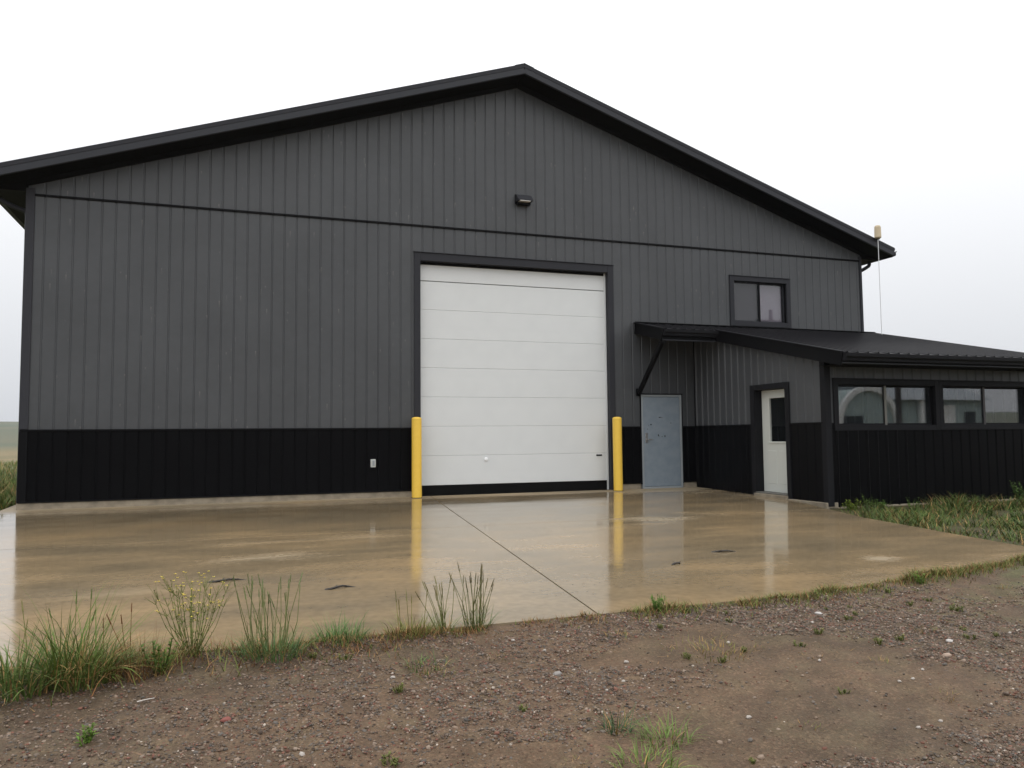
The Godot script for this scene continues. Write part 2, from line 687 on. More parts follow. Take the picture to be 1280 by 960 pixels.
# apron outline, walked with the far left corner first
func build_apron() -> void:
	var root := Node3D.new()
	root.name = "concrete_apron"
	root.set_meta("kind", "structure")
	add_child(root)
	# joint from the door to the front edge, and the joint along the wall
	var j0 := Vector2(0.19, 0.0)
	var j1 := Vector2(-0.98, 10.3)
	var zj := 4.86
	var xm := lerpf(j0.x, j1.x, zj / 10.3)
	var g := 0.008
	var right := [Vector2(6.46, -0.02), Vector2(6.46, 3.36), Vector2(5.95, zj - g)]
	var pieces := [
		[Vector2(-7.42, -1.6), Vector2(-7.2, -1.6), Vector2(-7.2, 0.0), Vector2(j0.x - g, 0.0), Vector2(xm - g, zj - g), Vector2(-7.42, zj + 0.1 - g)],
		[Vector2(-7.42, zj + 0.1 + g), Vector2(xm - g, zj + g), Vector2(j1.x - g, j1.y), Vector2(-7.42, 10.33)],
		[Vector2(j0.x + g, 0.0)] + right + [Vector2(xm + g, zj - g)],
		[Vector2(xm + g, zj + g), Vector2(5.95, zj + g), Vector2(5.63, 6.05), Vector2(5.47, 7.3), Vector2(5.35, 8.25), Vector2(5.25, 9.1), Vector2(4.6, 9.5), Vector2(3.3, 9.88), Vector2(2.0, 10.1), Vector2(1.0, 10.26), Vector2(j1.x + g, j1.y)]]
	for ring: Array in pieces:
		var mb := MB.new()
		var pts := PackedVector2Array(ring)
		var tris := Geometry2D.triangulate_polygon(pts)
		for i in range(0, tris.size(), 3):
			var v: Array[Vector3] = []
			for k in 3:
				var q := pts[tris[i + k]]
				v.append(Vector3(q.x, apron_y(q.y), q.y))
			mb.tri(v[0], v[1], v[2], Vector3(0, 1, 0.02).normalized())
		var mid := Vector2.ZERO
		for q in pts:
			mid += q / pts.size()
		for i in pts.size():   # a worn arris, then the side
			var a := pts[i]
			var b := pts[(i + 1) % pts.size()]
			var nn := Vector2(b.y - a.y, a.x - b.x).normalized()
			if nn.dot((a + b) / 2 - mid) < 0:
				nn = -nn
			var n3 := Vector3(nn.x, 0, nn.y)
			var a3 := Vector3(a.x, apron_y(a.y), a.y)
			var b3 := Vector3(b.x, apron_y(b.y), b.y)
			mb.quad(a3, b3, b3 - Vector3.UP * 0.14, a3 - Vector3.UP * 0.14, n3)
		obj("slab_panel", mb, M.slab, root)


# ---------------------------------------------------------------- the big hall
func gable_y(x: float) -> float:
	return RIDGE_Y - PITCH * absf(x - RIDGE_X)


func sliding_window(parent: Node, t: Transform3D, w: float, h: float, trim_m: Material, bar_m: Material, face: float, left_back: Material, right_back: Material) -> void:
	# in the frame t: x along the wall, y up, z outwards, origin at the lower left corner of the glass opening
	var win := part("window", parent)
	win.transform = t
	var mb := MB.new()
	mb.box(Vector3(-face, -face, -0.02), Vector3(0, h + face, 0.035))
	mb.box(Vector3(w, -face, -0.02), Vector3(w + face, h + face, 0.035))
	mb.box(Vector3(0, h, -0.02), Vector3(w, h + face, 0.033))
	mb.box(Vector3(0, -face, -0.02), Vector3(w, 0, 0.033))
	mb.box(Vector3(-face - 0.01, h + face, -0.02), Vector3(w + face + 0.01, h + face + 0.018, 0.05))   # drip cap
	obj("frame", mb, trim_m, win)
	mb = MB.new()
	var s := 0.035
	for k: Array in [[0.0, w / 2 + 0.02, -0.045], [w / 2 - 0.02, w, -0.075]]:
		mb.box(Vector3(k[0], 0, k[2] - 0.025), Vector3(k[0] + s, h, k[2]), 0.003)
		mb.box(Vector3(k[1] - s, 0, k[2] - 0.025), Vector3(k[1], h, k[2]), 0.003)
		mb.box(Vector3(k[0] + s, 0, k[2] - 0.025), Vector3(k[1] - s, s, k[2]), 0.003)
		mb.box(Vector3(k[0] + s, h - s, k[2] - 0.025), Vector3(k[1] - s, h, k[2]), 0.003)
	obj("sash", mb, trim_m, win)
	bx("meeting_rail", Vector3(w / 2 - 0.027, 0.004, -0.047), Vector3(w / 2 + 0.027, h - 0.004, -0.036), bar_m, win, 0.003)
	mb = MB.new()   # jamb linings
	mb.box(Vector3(-0.02, -0.02, -0.2), Vector3(0, h + 0.02, -0.021), 0.0)
	mb.box(Vector3(w, -0.02, -0.2), Vector3(w + 0.02, h + 0.02, -0.021), 0.0)
	mb.box(Vector3(0, -0.02, -0.2), Vector3(w, 0, -0.022), 0.0)
	mb.box(Vector3(0, h, -0.2), Vector3(w, h + 0.02, -0.022), 0.0)
	obj("jamb", mb, M.dark, win)
	for k: Array in [[s, w / 2 - 0.02, -0.058, left_back], [w / 2 + 0.02, w - s, -0.088, right_back]]:
		for d: float in ([0.0] if k[3] == M.screen else [0.0, -0.014]):   # the right half is double glazed
			var q := MB.new()
			q.box(Vector3(k[0], s, k[2] + d - 0.003), Vector3(k[1], h - s, k[2] + d), 0.0)
			obj("pane", q, M.upper_glass if left_back else M.glass, win)
		if k[3]:
			bx("insect_screen" if k[3] == M.screen else "roller_blind", Vector3(k[0], s, k[2] - 0.06), Vector3(k[1], h - s, k[2] - 0.055), k[3], win, 0.0)


func downspout(called: String, parent: Node, top: Vector3, wall_x: float, foot: float) -> void:
	var s := signf(wall_x - top.x)
	var mb := MB.new()
	var path: Array = [top, top + Vector3(0, -0.1, 0)]
	for k in 5:
		var a := float(k) / 4.0
		path.append(Vector3(lerpf(top.x + s * 0.02, wall_x - s * 0.06, a), top.y - 0.14 - 0.2 * a - 0.02 * sin(a * PI), top.z))
	path.append(Vector3(wall_x - s * 0.03, top.y - 0.42, top.z))
	path.append(Vector3(wall_x - s * 0.03, foot, top.z))
	mb.tube(path, 0.045, 0.045, 8)
	obj(called, mb, M.trim, parent)


func build_hall() -> void:
	var hall := thing("metal_building", "large dark grey ribbed metal hall with black base band and white overhead door", "building")
	var front := part("front_wall", hall)
	var t := Transform3D.IDENTITY
	var holes := [[-0.08, 4.34, -1.0, 4.93], [5.04, 6.11, -1.0, 2.13], [7.56, 9.16, 3.86, 4.92]]
	sheets("wainscot_panel", front, M.black, t, XL + 0.02, XR - 0.02, -0.198, 0.125, flat(1.375), holes, -0.012)
	sheets("siding_panel", front, M.grey, t, XL + 0.02, XR - 0.02, -0.198, 1.385, flat(5.575), holes, -0.012)
	sheets("gable_panel", front, M.grey, t, XL + 0.02, XR - 0.02, -0.198, 5.595, func(u: float) -> float: return gable_y(u) - 0.26, holes, -0.012)
	# lining behind the sheets, so that the hall is closed
	var mb := MB.new()
	sheet(mb, Transform3D(Basis.IDENTITY, Vector3(0, 0, -0.16)), XL + 0.02, XR - 0.02, 0.0, -0.2, func(u: float) -> float: return gable_y(u) - 0.15, [[-0.0, 4.28, -1.0, 4.9], [5.06, 6.09, -1.0, 2.12], [7.62, 9.12, 3.9, 4.88]], 0.0)
	obj("lining", mb, M.inside, front)
	# trims across the wall
	for s: Array in [[XL, -0.13], [4.41, 5.02], [6.13, SX - 0.02]]:
		bx("band_trim", Vector3(s[0], 1.362, -0.01), Vector3(s[1], 1.398, 0.022), M.dark, front)
	mb = MB.new()
	mb.box(Vector3(XL, 5.565, -0.01), Vector3(XR, 5.605, 0.024), 0.004)
	obj("seam_trim", mb, M.dark, front)
	for s: Array in [[XL, -0.13], [4.41, 5.05], [6.1, SX - 0.02]]:
		bx("base_trim", Vector3(s[0], 0.118, -0.02), Vector3(s[1], 0.136, 0.034), M.dark, front, 0.003)
	mb = MB.new()
	mb.box(Vector3(XL - 0.012, 0.12, -0.14), Vector3(XL + 0.13, 1.36, 0.027), 0.006)
	obj("lower_corner_trim", mb, M.dark, front)
	mb = MB.new()
	mb.box(Vector3(XL - 0.012, 1.4, -0.14), Vector3(XL + 0.13, 5.7, 0.027), 0.006)
	obj("corner_trim", mb, M.corner, front)
	mb = MB.new()
	mb.box(Vector3(XR - 0.06, 0.12, -0.14), Vector3(XR + 0.012, 5.7, 0.027), 0.006)
	obj("corner_trim", mb, M.trim, front)
	mb = MB.new()
	for s: float in [-1.0, 1.0]:   # frieze under the rake soffit
		var a := Vector3(RIDGE_X, gable_y(RIDGE_X) - 0.255, 0.02)
		var b := Vector3(RIDGE_X + s * 9.3, gable_y(RIDGE_X + s * 9.3) - 0.255, 0.02)
		mb.beam(a, b, 0.03, 0.1)
	obj("frieze_trim", mb, M.soffit, front)
	# foundation, chipped and stained
	for s: Array in [[XL - 0.02, -0.03], [4.3, 5.03], [6.12, SX]]:
		bx("foundation", Vector3(s[0], -0.3, -0.35), Vector3(s[1], 0.12, 0.012), M.concrete, hall, 0.012)

	# the other walls
	var side := part("side_wall", hall)
	for k: Array in [[XR, Basis(Vector3(0, 0, -1), Vector3.UP, Vector3.RIGHT)], [XL, Basis(Vector3(0, 0, 1), Vector3.UP, Vector3.LEFT)]]:
		var f := Transform3D(k[1], Vector3(k[0], 0, 0))
		var u0 := 0.02 if k[0] > 0 else DEEP
		var u1 := -DEEP if k[0] > 0 else -0.02
		mb = MB.new()
		sheet(mb, f, u0, u1, 0.05, 0.12, flat(1.375), [])
		obj("wainscot", mb, M.black, side)
		mb = MB.new()
		sheet(mb, f, u0, u1, 0.05, 1.375, flat(5.62), [])
		obj("siding", mb, M.grey, side)
		mb = MB.new()
		mb.box(Vector3(minf(k[0], k[0] - signf(k[0]) * 0.2), -0.3, DEEP), Vector3(maxf(k[0], k[0] - signf(k[0]) * 0.2), 0.12, -0.36), 0.01)
		obj("foundation", mb, M.concrete, side)
		mb = MB.new()
		mb.box(Vector3(k[0] - signf(k[0]) * 0.18 - 0.01, -0.2, DEEP), Vector3(k[0] - signf(k[0]) * 0.18 + 0.01, 5.7, -0.17), 0.0)
		obj("lining", mb, M.inside, side)
	mb = MB.new()
	sheet(mb, Transform3D(Basis(Vector3.LEFT, Vector3.UP, Vector3.FORWARD), Vector3(0, 0, DEEP)), -XR, -XL, 0.05, -0.1, func(u: float) -> float: return gable_y(-u) - 0.2, [])
	obj("siding", mb, M.grey, part("rear_wall", hall))

	# roof
	var roof := part("roof", hall)
	for s: float in [-1.0, 1.0]:
		var edge := RIDGE_X + s * (XR - RIDGE_X + EAVE)
		var run := Vector2(edge - RIDGE_X, PITCH * absf(edge - RIDGE_X)).length()
		var down := Vector3(s, -PITCH, 0).normalized()
		var up := Vector3(s * PITCH, 1, 0).normalized()
		var f := Transform3D(Basis(Vector3(0, 0, -1) if s > 0 else Vector3(0, 0, 1), down, up), Vector3(RIDGE_X, RIDGE_Y, 0))
		mb = MB.new()
		sheet(mb, f, -RAKE if s > 0 else DEEP - 0.4, -(DEEP - 0.4) if s > 0 else RAKE, 0.1, 0.0, flat(run), [])
		obj("roof_sheet", mb, M.roof, roof)
		# sloping rake soffit, and the deck under the sheets
		mb = MB.new()
		var q := func(x: float, y: float, z: float) -> Vector3: return Vector3(RIDGE_X + s * x, RIDGE_Y - PITCH * x - y, z)
		var L := absf(edge - RIDGE_X)
		mb.quad(q.call(0.0, 0.2, -0.2), q.call(L, 0.2, -0.2), q.call(L, 0.2, RAKE - 0.03), q.call(0.0, 0.2, RAKE - 0.03), -up)
		mb.quad(q.call(0.0, 0.06, DEEP), q.call(L - 0.05, 0.06, DEEP), q.call(L - 0.05, 0.06, RAKE - 0.03), q.call(0.0, 0.06, RAKE - 0.03), -up)
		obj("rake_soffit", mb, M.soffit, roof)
		# fascia board with its drip edge
		mb = MB.new()
		mb.beam(q.call(0.0, 0.105, RAKE), q.call(L, 0.105, RAKE), 0.03, 0.19, Vector3.UP, 0.005)
		obj("rake_fascia", mb, M.fascia, roof)
		mb = MB.new()
		mb.beam(q.call(-0.0, -0.012, RAKE - 0.05), q.call(L + 0.02, -0.012, RAKE - 0.05), 0.145, 0.02, Vector3.UP, 0.006)
		mb.beam(q.call(0.0, 0.03, RAKE + 0.016), q.call(L + 0.02, 0.03, RAKE + 0.016), 0.012, 0.07, Vector3.UP, 0.004)
		mb.beam(q.call(0.0, 0.195, RAKE + 0.006), q.call(L, 0.195, RAKE + 0.006), 0.05, 0.016, Vector3.UP, 0.004)
		obj("rake_trim", mb, M.trim, roof)
		# eave: level soffit, fascia, the triangular end, gutter
		var ey := RIDGE_Y - PITCH * L - 0.2
		var w := RIDGE_X + s * (XR - RIDGE_X)
		mb = MB.new()
		mb.quad(Vector3(w, ey, DEEP), Vector3(edge, ey, DEEP), Vector3(edge, ey, 0), Vector3(w, ey, 0), Vector3.DOWN)
		mb.tri(Vector3(w, ey, 0.004), Vector3(edge, ey, 0.004), Vector3(w, q.call(absf(w - RIDGE_X), 0.2, 0).y, 0.004), Vector3.BACK)
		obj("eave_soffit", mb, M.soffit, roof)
		mb = MB.new()
		mb.box(Vector3(minf(edge, edge - s * 0.03), ey - 0.01, DEEP), Vector3(maxf(edge, edge - s * 0.03), ey + 0.19, RAKE - 0.02), 0.004)
		obj("eave_fascia", mb, M.fascia, roof)
		mb = MB.new()
		mb.box(Vector3(minf(edge + s * 0.002, edge + s * 0.11), ey + 0.03, DEEP - 0.3), Vector3(maxf(edge + s * 0.002, edge + s * 0.11), ey + 0.13, RAKE - 0.02), 0.02)
		mb.box(Vector3(minf(edge + s * 0.1, edge + s * 0.125), ey + 0.125, DEEP - 0.3), Vector3(maxf(edge + s * 0.1, edge + s * 0.125), ey + 0.145, RAKE - 0.02), 0.004)
		obj("gutter", mb, M.trim, roof)
		downspout("downspout", roof, Vector3(edge - s * 0.08, ey + 0.04, -0.25), w, 0.1)
	mb = MB.new()
	mb.beam(Vector3(RIDGE_X - 0.1, RIDGE_Y - 0.01, DEEP), Vector3(RIDGE_X - 0.1, RIDGE_Y - 0.01, RAKE + 0.02), 0.24, 0.02, Vector3(-PITCH, 1, 0).normalized())
	mb.beam(Vector3(RIDGE_X + 0.1, RIDGE_Y - 0.01, DEEP), Vector3(RIDGE_X + 0.1, RIDGE_Y - 0.01, RAKE + 0.02), 0.24, 0.02, Vector3(PITCH, 1, 0).normalized())
	obj("ridge_cap", mb, M.trim, roof)

	# the overhead door
	var od := part("overhead_door", hall)
	mb = MB.new()
	mb.box(Vector3(-0.15, -0.03, -0.02), Vector3(-0.02, 5.02, 0.032))
	mb.box(Vector3(4.275, -0.03, -0.02), Vector3(4.41, 5.02, 0.032))
	mb.box(Vector3(-0.02, 4.855, -0.02), Vector3(4.275, 5.02, 0.03))
	mb.box(Vector3(-0.165, 5.02, -0.02), Vector3(4.425, 5.036, 0.05))
	obj("door_frame", mb, M.trim, od)
	mb = MB.new()
	mb.box(Vector3(-0.06, -0.03, -0.3), Vector3(-0.02, 4.87, -0.021))
	mb.box(Vector3(4.275, -0.03, -0.3), Vector3(4.315, 4.87, -0.021))
	mb.box(Vector3(-0.02, 4.855, -0.3), Vector3(4.275, 4.9, -0.021))
	obj("door_jamb", mb, M.trim, od)
	var y := 0.205
	for k in 8:
		mb = MB.new()
		var top := minf(y + 0.6085, 4.87)
		mb.box(Vector3(-0.02, y + 0.002, -0.17), Vector3(4.275, top - (0.001 if k < 6 else 0.014), -0.12), 0.004)
		obj("door_panel", mb, M.white, od)
		y = top
	bx("door_backing", Vector3(-0.02, 0.0, -0.22), Vector3(4.275, 4.87, -0.18), M.rubber, od, 0.0)
	bx("bottom_seal", Vector3(-0.02, -0.02, -0.165), Vector3(4.26, 0.206, -0.125), M.rubber, od, 0.01)
	mb = MB.new()
	mb.box(Vector3(4.235, 0.0, -0.118), Vector3(4.274, 4.855, -0.095), 0.003)
	obj("weather_strip", mb, M.white, od)
	mb = MB.new()
	mb.box(Vector3(-0.02, 4.80, -0.118), Vector3(4.235, 4.855, -0.105), 0.003)
	obj("header_seal", mb, M.soffit, od)
	mb = MB.new()
	mb.box(Vector3(3.985, 0.748, -0.121), Vector3(4.125, 0.782, -0.112), 0.004)
	mb.box(Vector3(4.0, 0.757, -0.112), Vector3(4.06, 0.773, -0.095), 0.004)
	obj("lift_handle", mb, M.rubber, od)
	mb = MB.new()
	var tp := Transform3D(Basis(Vector3.RIGHT, Vector3(0, 0, 1), Vector3(0, -1, 0)), Vector3(1.42, 0.72, -0.121))
	var kn := MB.new()
	kn.lathe(Vector3.ZERO, [Vector2(0.045, 0), Vector2(0.045, 0.008), Vector2(0.03, 0.022), Vector2(0.0, 0.026)], 16)
	var lk := obj("lock_cap", kn, M.pale, od)
	lk.transform = tp

	# grey steel door under the canopy
	var sd := part("steel_door", hall)
	mb = MB.new()
	mb.box(Vector3(5.055, 0.0, -0.08), Vector3(5.1, 2.115, 0.03), 0.004)
	mb.box(Vector3(6.05, 0.0, -0.08), Vector3(6.095, 2.115, 0.03), 0.004)
	mb.box(Vector3(5.1, 2.07, -0.08), Vector3(6.05, 2.115, 0.028), 0.004)
	mb.box(Vector3(5.1, -0.02, -0.08), Vector3(6.05, 0.04, 0.04), 0.006)
	obj("door_frame", mb, M.frame_grey, sd)
	mb = MB.new()
	mb.box(Vector3(5.03, 2.116, -0.03), Vector3(6.12, 2.14, 0.045), 0.004)
	mb.box(Vector3(6.096, 0.1, -0.03), Vector3(6.12, 2.115, 0.03), 0.004)
	mb.box(Vector3(5.03, 0.1, -0.03), Vector3(5.054, 2.115, 0.03), 0.004)
	obj("head_flashing", mb, M.dark, sd)
	bx("door_leaf", Vector3(5.104, 0.045, -0.04), Vector3(6.046, 2.066, 0.012), M.door_grey, sd, 0.006)
	mb = MB.new()
	mb.box(Vector3(5.15, 1.03, 0.011), Vector3(5.215, 1.25, 0.018), 0.003)
	mb.tube([Vector3(5.18, 1.1, 0.015), Vector3(5.18, 1.1, 0.075)], 0.013, 0.013, 10)
	mb.tube([Vector3(5.18, 1.1, 0.068), Vector3(5.24, 1.1, 0.074), Vector3(5.3, 1.098, 0.068)], 0.013, 0.01, 8)
	mb.tube([Vector3(5.185, 1.2, 0.015), Vector3(5.185, 1.2, 0.03)], 0.026, 0.024, 14)
	obj("lever_handle", mb, M.steel, sd)
	# scars where old fittings were
	for s: Array in [[5.53, 1.6, 0.05, 0.018], [5.585, 1.595, 0.015, 0.02], [5.3, 1.437, 0.03, 0.026], [5.815, 1.47, 0.02, 0.018], [5.485, 1.196, 0.02, 0.036], [5.5, 1.175, 0.016, 0.02], [5.58, 1.16, 0.02, 0.016], [5.655, 1.172, 0.022, 0.042], [5.21, 1.335, 0.02, 0.015], [5.24, 1.42, 0.012, 0.012]]:
		bx("bolt_scar", Vector3(s[0] - s[2] / 2, s[1] - s[3] / 2, 0.011), Vector3(s[0] + s[2] / 2, s[1] + s[3] / 2, 0.0145), M.dark, sd, 0.0015)

	# upper window
	sliding_window(hall, Transform3D(Basis.IDENTITY, Vector3(7.61, 3.895, 0.0)), 1.51, 0.97, M.trim, M.dark, 0.115, M.screen, M.blind)


# ---------------------------------------------------------------- the lean-to
func lean_y(z: float) -> float:
	return LY - LP * z


func build_lean_to() -> void:
	var an := thing("lean_to_annex", "low dark metal lean-to with white door and long strip of sliding windows", "annex")
	var ew := part("end_wall", an)
	var t := Transform3D(Basis(Vector3(0, 0, 1), Vector3.UP, Vector3.LEFT), Vector3(SX, 0, 0))   # u runs with z
	var holes := [[2.2, 3.26, -1.0, 2.13]]
	sheets("wainscot_panel", ew, M.black, t, 0.03, FZ - 0.02, 0.075, -0.12, flat(1.385), holes)
	sheets("siding_panel", ew, M.grey, t, 0.03, FZ - 0.02, 0.075, 1.395, func(u: float) -> float: return lean_y(u) - 0.2, holes)
	bx("band_trim", Vector3(SX - 0.03, 1.378, 0.03), Vector3(SX + 0.01, 1.402, 2.13), M.dark, ew, 0.003)
	bx("band_trim", Vector3(SX - 0.03, 1.378, 3.33), Vector3(SX + 0.01, 1.402, FZ - 0.05), M.dark, ew, 0.003)
	var mb := MB.new()
	sheet(mb, Transform3D(t.basis, Vector3(SX + 0.17, 0, 0)), 0.0, FZ - 0.2, 0.0, -0.2, func(u: float) -> float: return lean_y(u) - 0.1, [[2.26, 3.22, -1.0, 2.12]], 0.0)
	obj("lining", mb, M.inside, ew)
	mb = MB.new()
	mb.box(Vector3(SX - 0.028, -0.12, FZ - 0.1), Vector3(SX + 0.11, lean_y(FZ) - 0.2, FZ + 0.028), 0.006)
	obj("corner_trim", mb, M.trim_dark, ew)
	mb = MB.new()
	mb.box(Vector3(SX - 0.02, 0.12, 0.02), Vector3(SX + 0.01, 3.5, 0.05), 0.004)
	obj("inner_corner_trim", mb, M.dark, ew)
	var sill := MB.new()
	sill.box(Vector3(SX - 0.06, -0.3, 0.0), Vector3(SX + 0.2, -0.05, FZ + 0.02), 0.01)
	sill.box(Vector3(SX - 0.09, -0.2, 2.24), Vector3(SX + 0.2, 0.005, 3.24), 0.01)
	obj("foundation", sill, M.concrete, an)

	# white half-glazed door
	var dr := part("entry_door", an)
	mb = MB.new()
	mb.box(Vector3(SX - 0.034, -0.1, 2.125), Vector3(SX + 0.02, 2.2, 2.25), 0.004)
	mb.box(Vector3(SX - 0.034, -0.1, 3.22), Vector3(SX + 0.02, 2.2, 3.335), 0.004)
	mb.box(Vector3(SX - 0.032, 2.09, 2.25), Vector3(SX + 0.02, 2.2, 3.22), 0.004)
	mb.box(Vector3(SX + 0.021, -0.1, 2.21), Vector3(SX + 0.2, 2.13, 2.25), 0.0)
	mb.box(Vector3(SX + 0.021, -0.1, 3.22), Vector3(SX + 0.2, 2.13, 3.26), 0.0)
	mb.box(Vector3(SX + 0.021, 2.09, 2.25), Vector3(SX + 0.2, 2.13, 3.22), 0.0)
	obj("door_frame", mb, M.trim_dark, dr)
	mb = MB.new()
	var xa := SX + 0.15
	mb.box(Vector3(xa, 0.035, 2.27), Vector3(xa + 0.045, 1.02, 3.215), 0.004)          # lower half
	mb.box(Vector3(xa, 1.02, 2.27), Vector3(xa + 0.045, 1.93, 2.51), 0.004)            # stiles
	mb.box(Vector3(xa, 1.02, 3.06), Vector3(xa + 0.045, 1.93, 3.215), 0.004)
	mb.box(Vector3(xa, 1.93, 2.27), Vector3(xa + 0.045, 2.085, 3.215), 0.004)          # top rail
	for k: Array in [[2.42, 2.7], [2.8, 3.1]]:                                          # two raised fields
		mb.box(Vector3(xa - 0.006, 0.2, k[0]), Vector3(xa + 0.01, 0.86, k[1]), 0.006)
	obj("door_leaf", mb, M.door_white, dr)
	mb = MB.new()
	mb.box(Vector3(xa - 0.014, 1.005, 2.485), Vector3(xa + 0.01, 1.045, 3.085), 0.006)
	mb.box(Vector3(xa - 0.014, 1.915, 2.485), Vector3(xa + 0.01, 1.955, 3.085), 0.006)
	mb.box(Vector3(xa - 0.014, 1.045, 2.485), Vector3(xa + 0.01, 1.915, 2.525), 0.006)
	mb.box(Vector3(xa - 0.014, 1.045, 3.045), Vector3(xa + 0.01, 1.915, 3.085), 0.006)
	obj("glazing_bead", mb, M.door_white, dr)
	mb = MB.new()
	mb.box(Vector3(xa + 0.012, 1.02, 2.5), Vector3(xa + 0.016, 1.94, 3.07), 0.0)
	obj("pane", mb, M.dull_glass, dr)
	mb = MB.new()
	mb.box(Vector3(SX - 0.05, 0.006, 2.25), Vector3(SX + 0.2, 0.032, 3.22), 0.006)
	obj("threshold", mb, M.alu, dr)

	# front wall with the windows
	var fw := part("front_wall", an)
	var f := Transform3D(Basis.IDENTITY, Vector3(0, 0, FZ))
	var wh := [[6.70, 9.08, 1.30, 2.12], [9.20, 11.54, 1.30, 2.12]]
	sheets("wainscot_panel", fw, M.black, f, SX + 0.05, RX, 0.02, -0.14, flat(1.385), wh)
	sheets("siding_panel", fw, M.grey, f, SX + 0.05, RX, 0.02, 1.385, flat(2.5), wh)
	mb = MB.new()
	sheet(mb, Transform3D(Basis.IDENTITY, Vector3(0, 0, FZ - 0.16)), SX + 0.16, RX - 0.15, 0.0, -0.2, flat(2.55), [[6.74, 9.045, 1.34, 2.085], [9.245, 11.5, 1.34, 2.085]], 0.0)
	obj("lining", mb, M.inside, fw)
	sliding_window(fw_parent(an), Transform3D(Basis.IDENTITY, Vector3(6.74, 1.34, FZ)), 2.305, 0.745, M.trim_dark, M.alu, 0.1, null, null)
	sliding_window(fw_parent(an), Transform3D(Basis.IDENTITY, Vector3(9.245, 1.34, FZ)), 2.255, 0.745, M.trim_dark, M.mullion, 0.098, null, null)
	mb = MB.new()
	mb.box(Vector3(SX - 0.01, -0.3, FZ - 0.3), Vector3(RX, -0.13, FZ + 0.02), 0.01)
	obj("foundation", mb, M.concrete, an)
	mb = MB.new()
	sheet(mb, Transform3D(Basis(Vector3(0, 0, -1), Vector3.UP, Vector3.RIGHT), Vector3(RX, 0, 0)), -FZ, 0.0, 0.05, -0.14, func(u: float) -> float: return lean_y(-u) - 0.2, [])
	mb.quad(Vector3(XR, -0.1, 0), Vector3(RX, -0.1, 0), Vector3(RX, 3.7, 0), Vector3(XR, 3.7, 0), Vector3.FORWARD)
	obj("siding", mb, M.grey, part("side_wall", an))
	mb = MB.new()
	mb.box(Vector3(SX + 0.17, -0.2, 0.03), Vector3(RX, -0.1, FZ - 0.16), 0.0)
	obj("floor", mb, M.inside, an)

	# roof: sheets run down the slope
	var roof := part("roof", an)
	var x1 := RX + 0.1
	var dn := Vector3(0, -LP, 1).normalized()
	var up := Vector3(0, 1, LP).normalized()
	var rf := Transform3D(Basis(Vector3.LEFT, dn, up), Vector3(0, LY, 0))
	var k1 := sqrt(1.0 + LP * LP)
	sheets("roof_sheet", roof, M.roof, rf, -x1, -6.3, 0.03, 0.0, flat(LE * k1), [], 0.019)
	sheets("roof_sheet", roof, M.roof, rf, -6.298, -4.93, 0.03, 0.0, flat(1.22 * k1), [], 0.019)
	mb = MB.new()
	mb.box(Vector3(4.93, LY - 0.01, 0.02), Vector3(x1, LY + 0.035, 0.06), 0.006)
	mb.beam(Vector3(4.93, LY + 0.018 - LP * 0.03, 0.03), Vector3(x1, LY + 0.018 - LP * 0.03, 0.03), 0.012, 0.12, Vector3(0, 0.15, 1).normalized())
	obj("wall_flashing", mb, M.dark, roof)
	# undersides
	mb = MB.new()
	mb.quad(Vector3(4.93, lean_y(0) - 0.06, 0), Vector3(x1, lean_y(0) - 0.06, 0), Vector3(x1, lean_y(1.2) - 0.06, 1.2), Vector3(4.93, lean_y(1.2) - 0.06, 1.2), -up)
	mb.quad(Vector3(6.3, lean_y(1.2) - 0.06, 1.2), Vector3(x1, lean_y(1.2) - 0.06, 1.2), Vector3(x1, lean_y(LE) - 0.06, LE), Vector3(6.3, lean_y(LE) - 0.06, LE), -up)
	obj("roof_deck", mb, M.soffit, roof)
	mb = MB.new()
	mb.quad(Vector3(6.31, lean_y(1.2) - 0.235, 1.2), Vector3(SX, lean_y(1.2) - 0.235, 1.2), Vector3(SX, lean_y(FZ + 0.2) - 0.235, FZ + 0.2), Vector3(6.31, lean_y(FZ + 0.2) - 0.235, FZ + 0.2), -up)
	mb.quad(Vector3(6.31, 2.41, FZ), Vector3(x1, 2.41, FZ), Vector3(x1, 2.41, LE - 0.01), Vector3(6.31, 2.41, LE - 0.01), Vector3.DOWN)
	mb.quad(Vector3(4.96, lean_y(0) - 0.235, 0.02), Vector3(SX, lean_y(0) - 0.235, 0.02), Vector3(SX, lean_y(1.18) - 0.235, 1.18), Vector3(4.96, lean_y(1.18) - 0.235, 1.18), -up)
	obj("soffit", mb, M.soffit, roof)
	# rake boards
	for s: Array in [[6.3, 1.2, LE], [4.945, 0.02, 1.22], [x1, 0.02, LE]]:
		mb = MB.new()
		mb.beam(Vector3(s[0], lean_y(s[1]) - 0.115, s[1]), Vector3(s[0], lean_y(s[2]) - 0.115, s[2]), 0.03, 0.24, Vector3.UP, 0.005)
		obj("rake_fascia", mb, M.dark, roof)
		mb = MB.new()
		mb.beam(Vector3(s[0], lean_y(s[1]) + 0.014, s[1]), Vector3(s[0], lean_y(s[2]) + 0.014, s[2]), 0.09, 0.02, Vector3.UP, 0.005)
		obj("rake_trim", mb, M.trim_dark, roof)
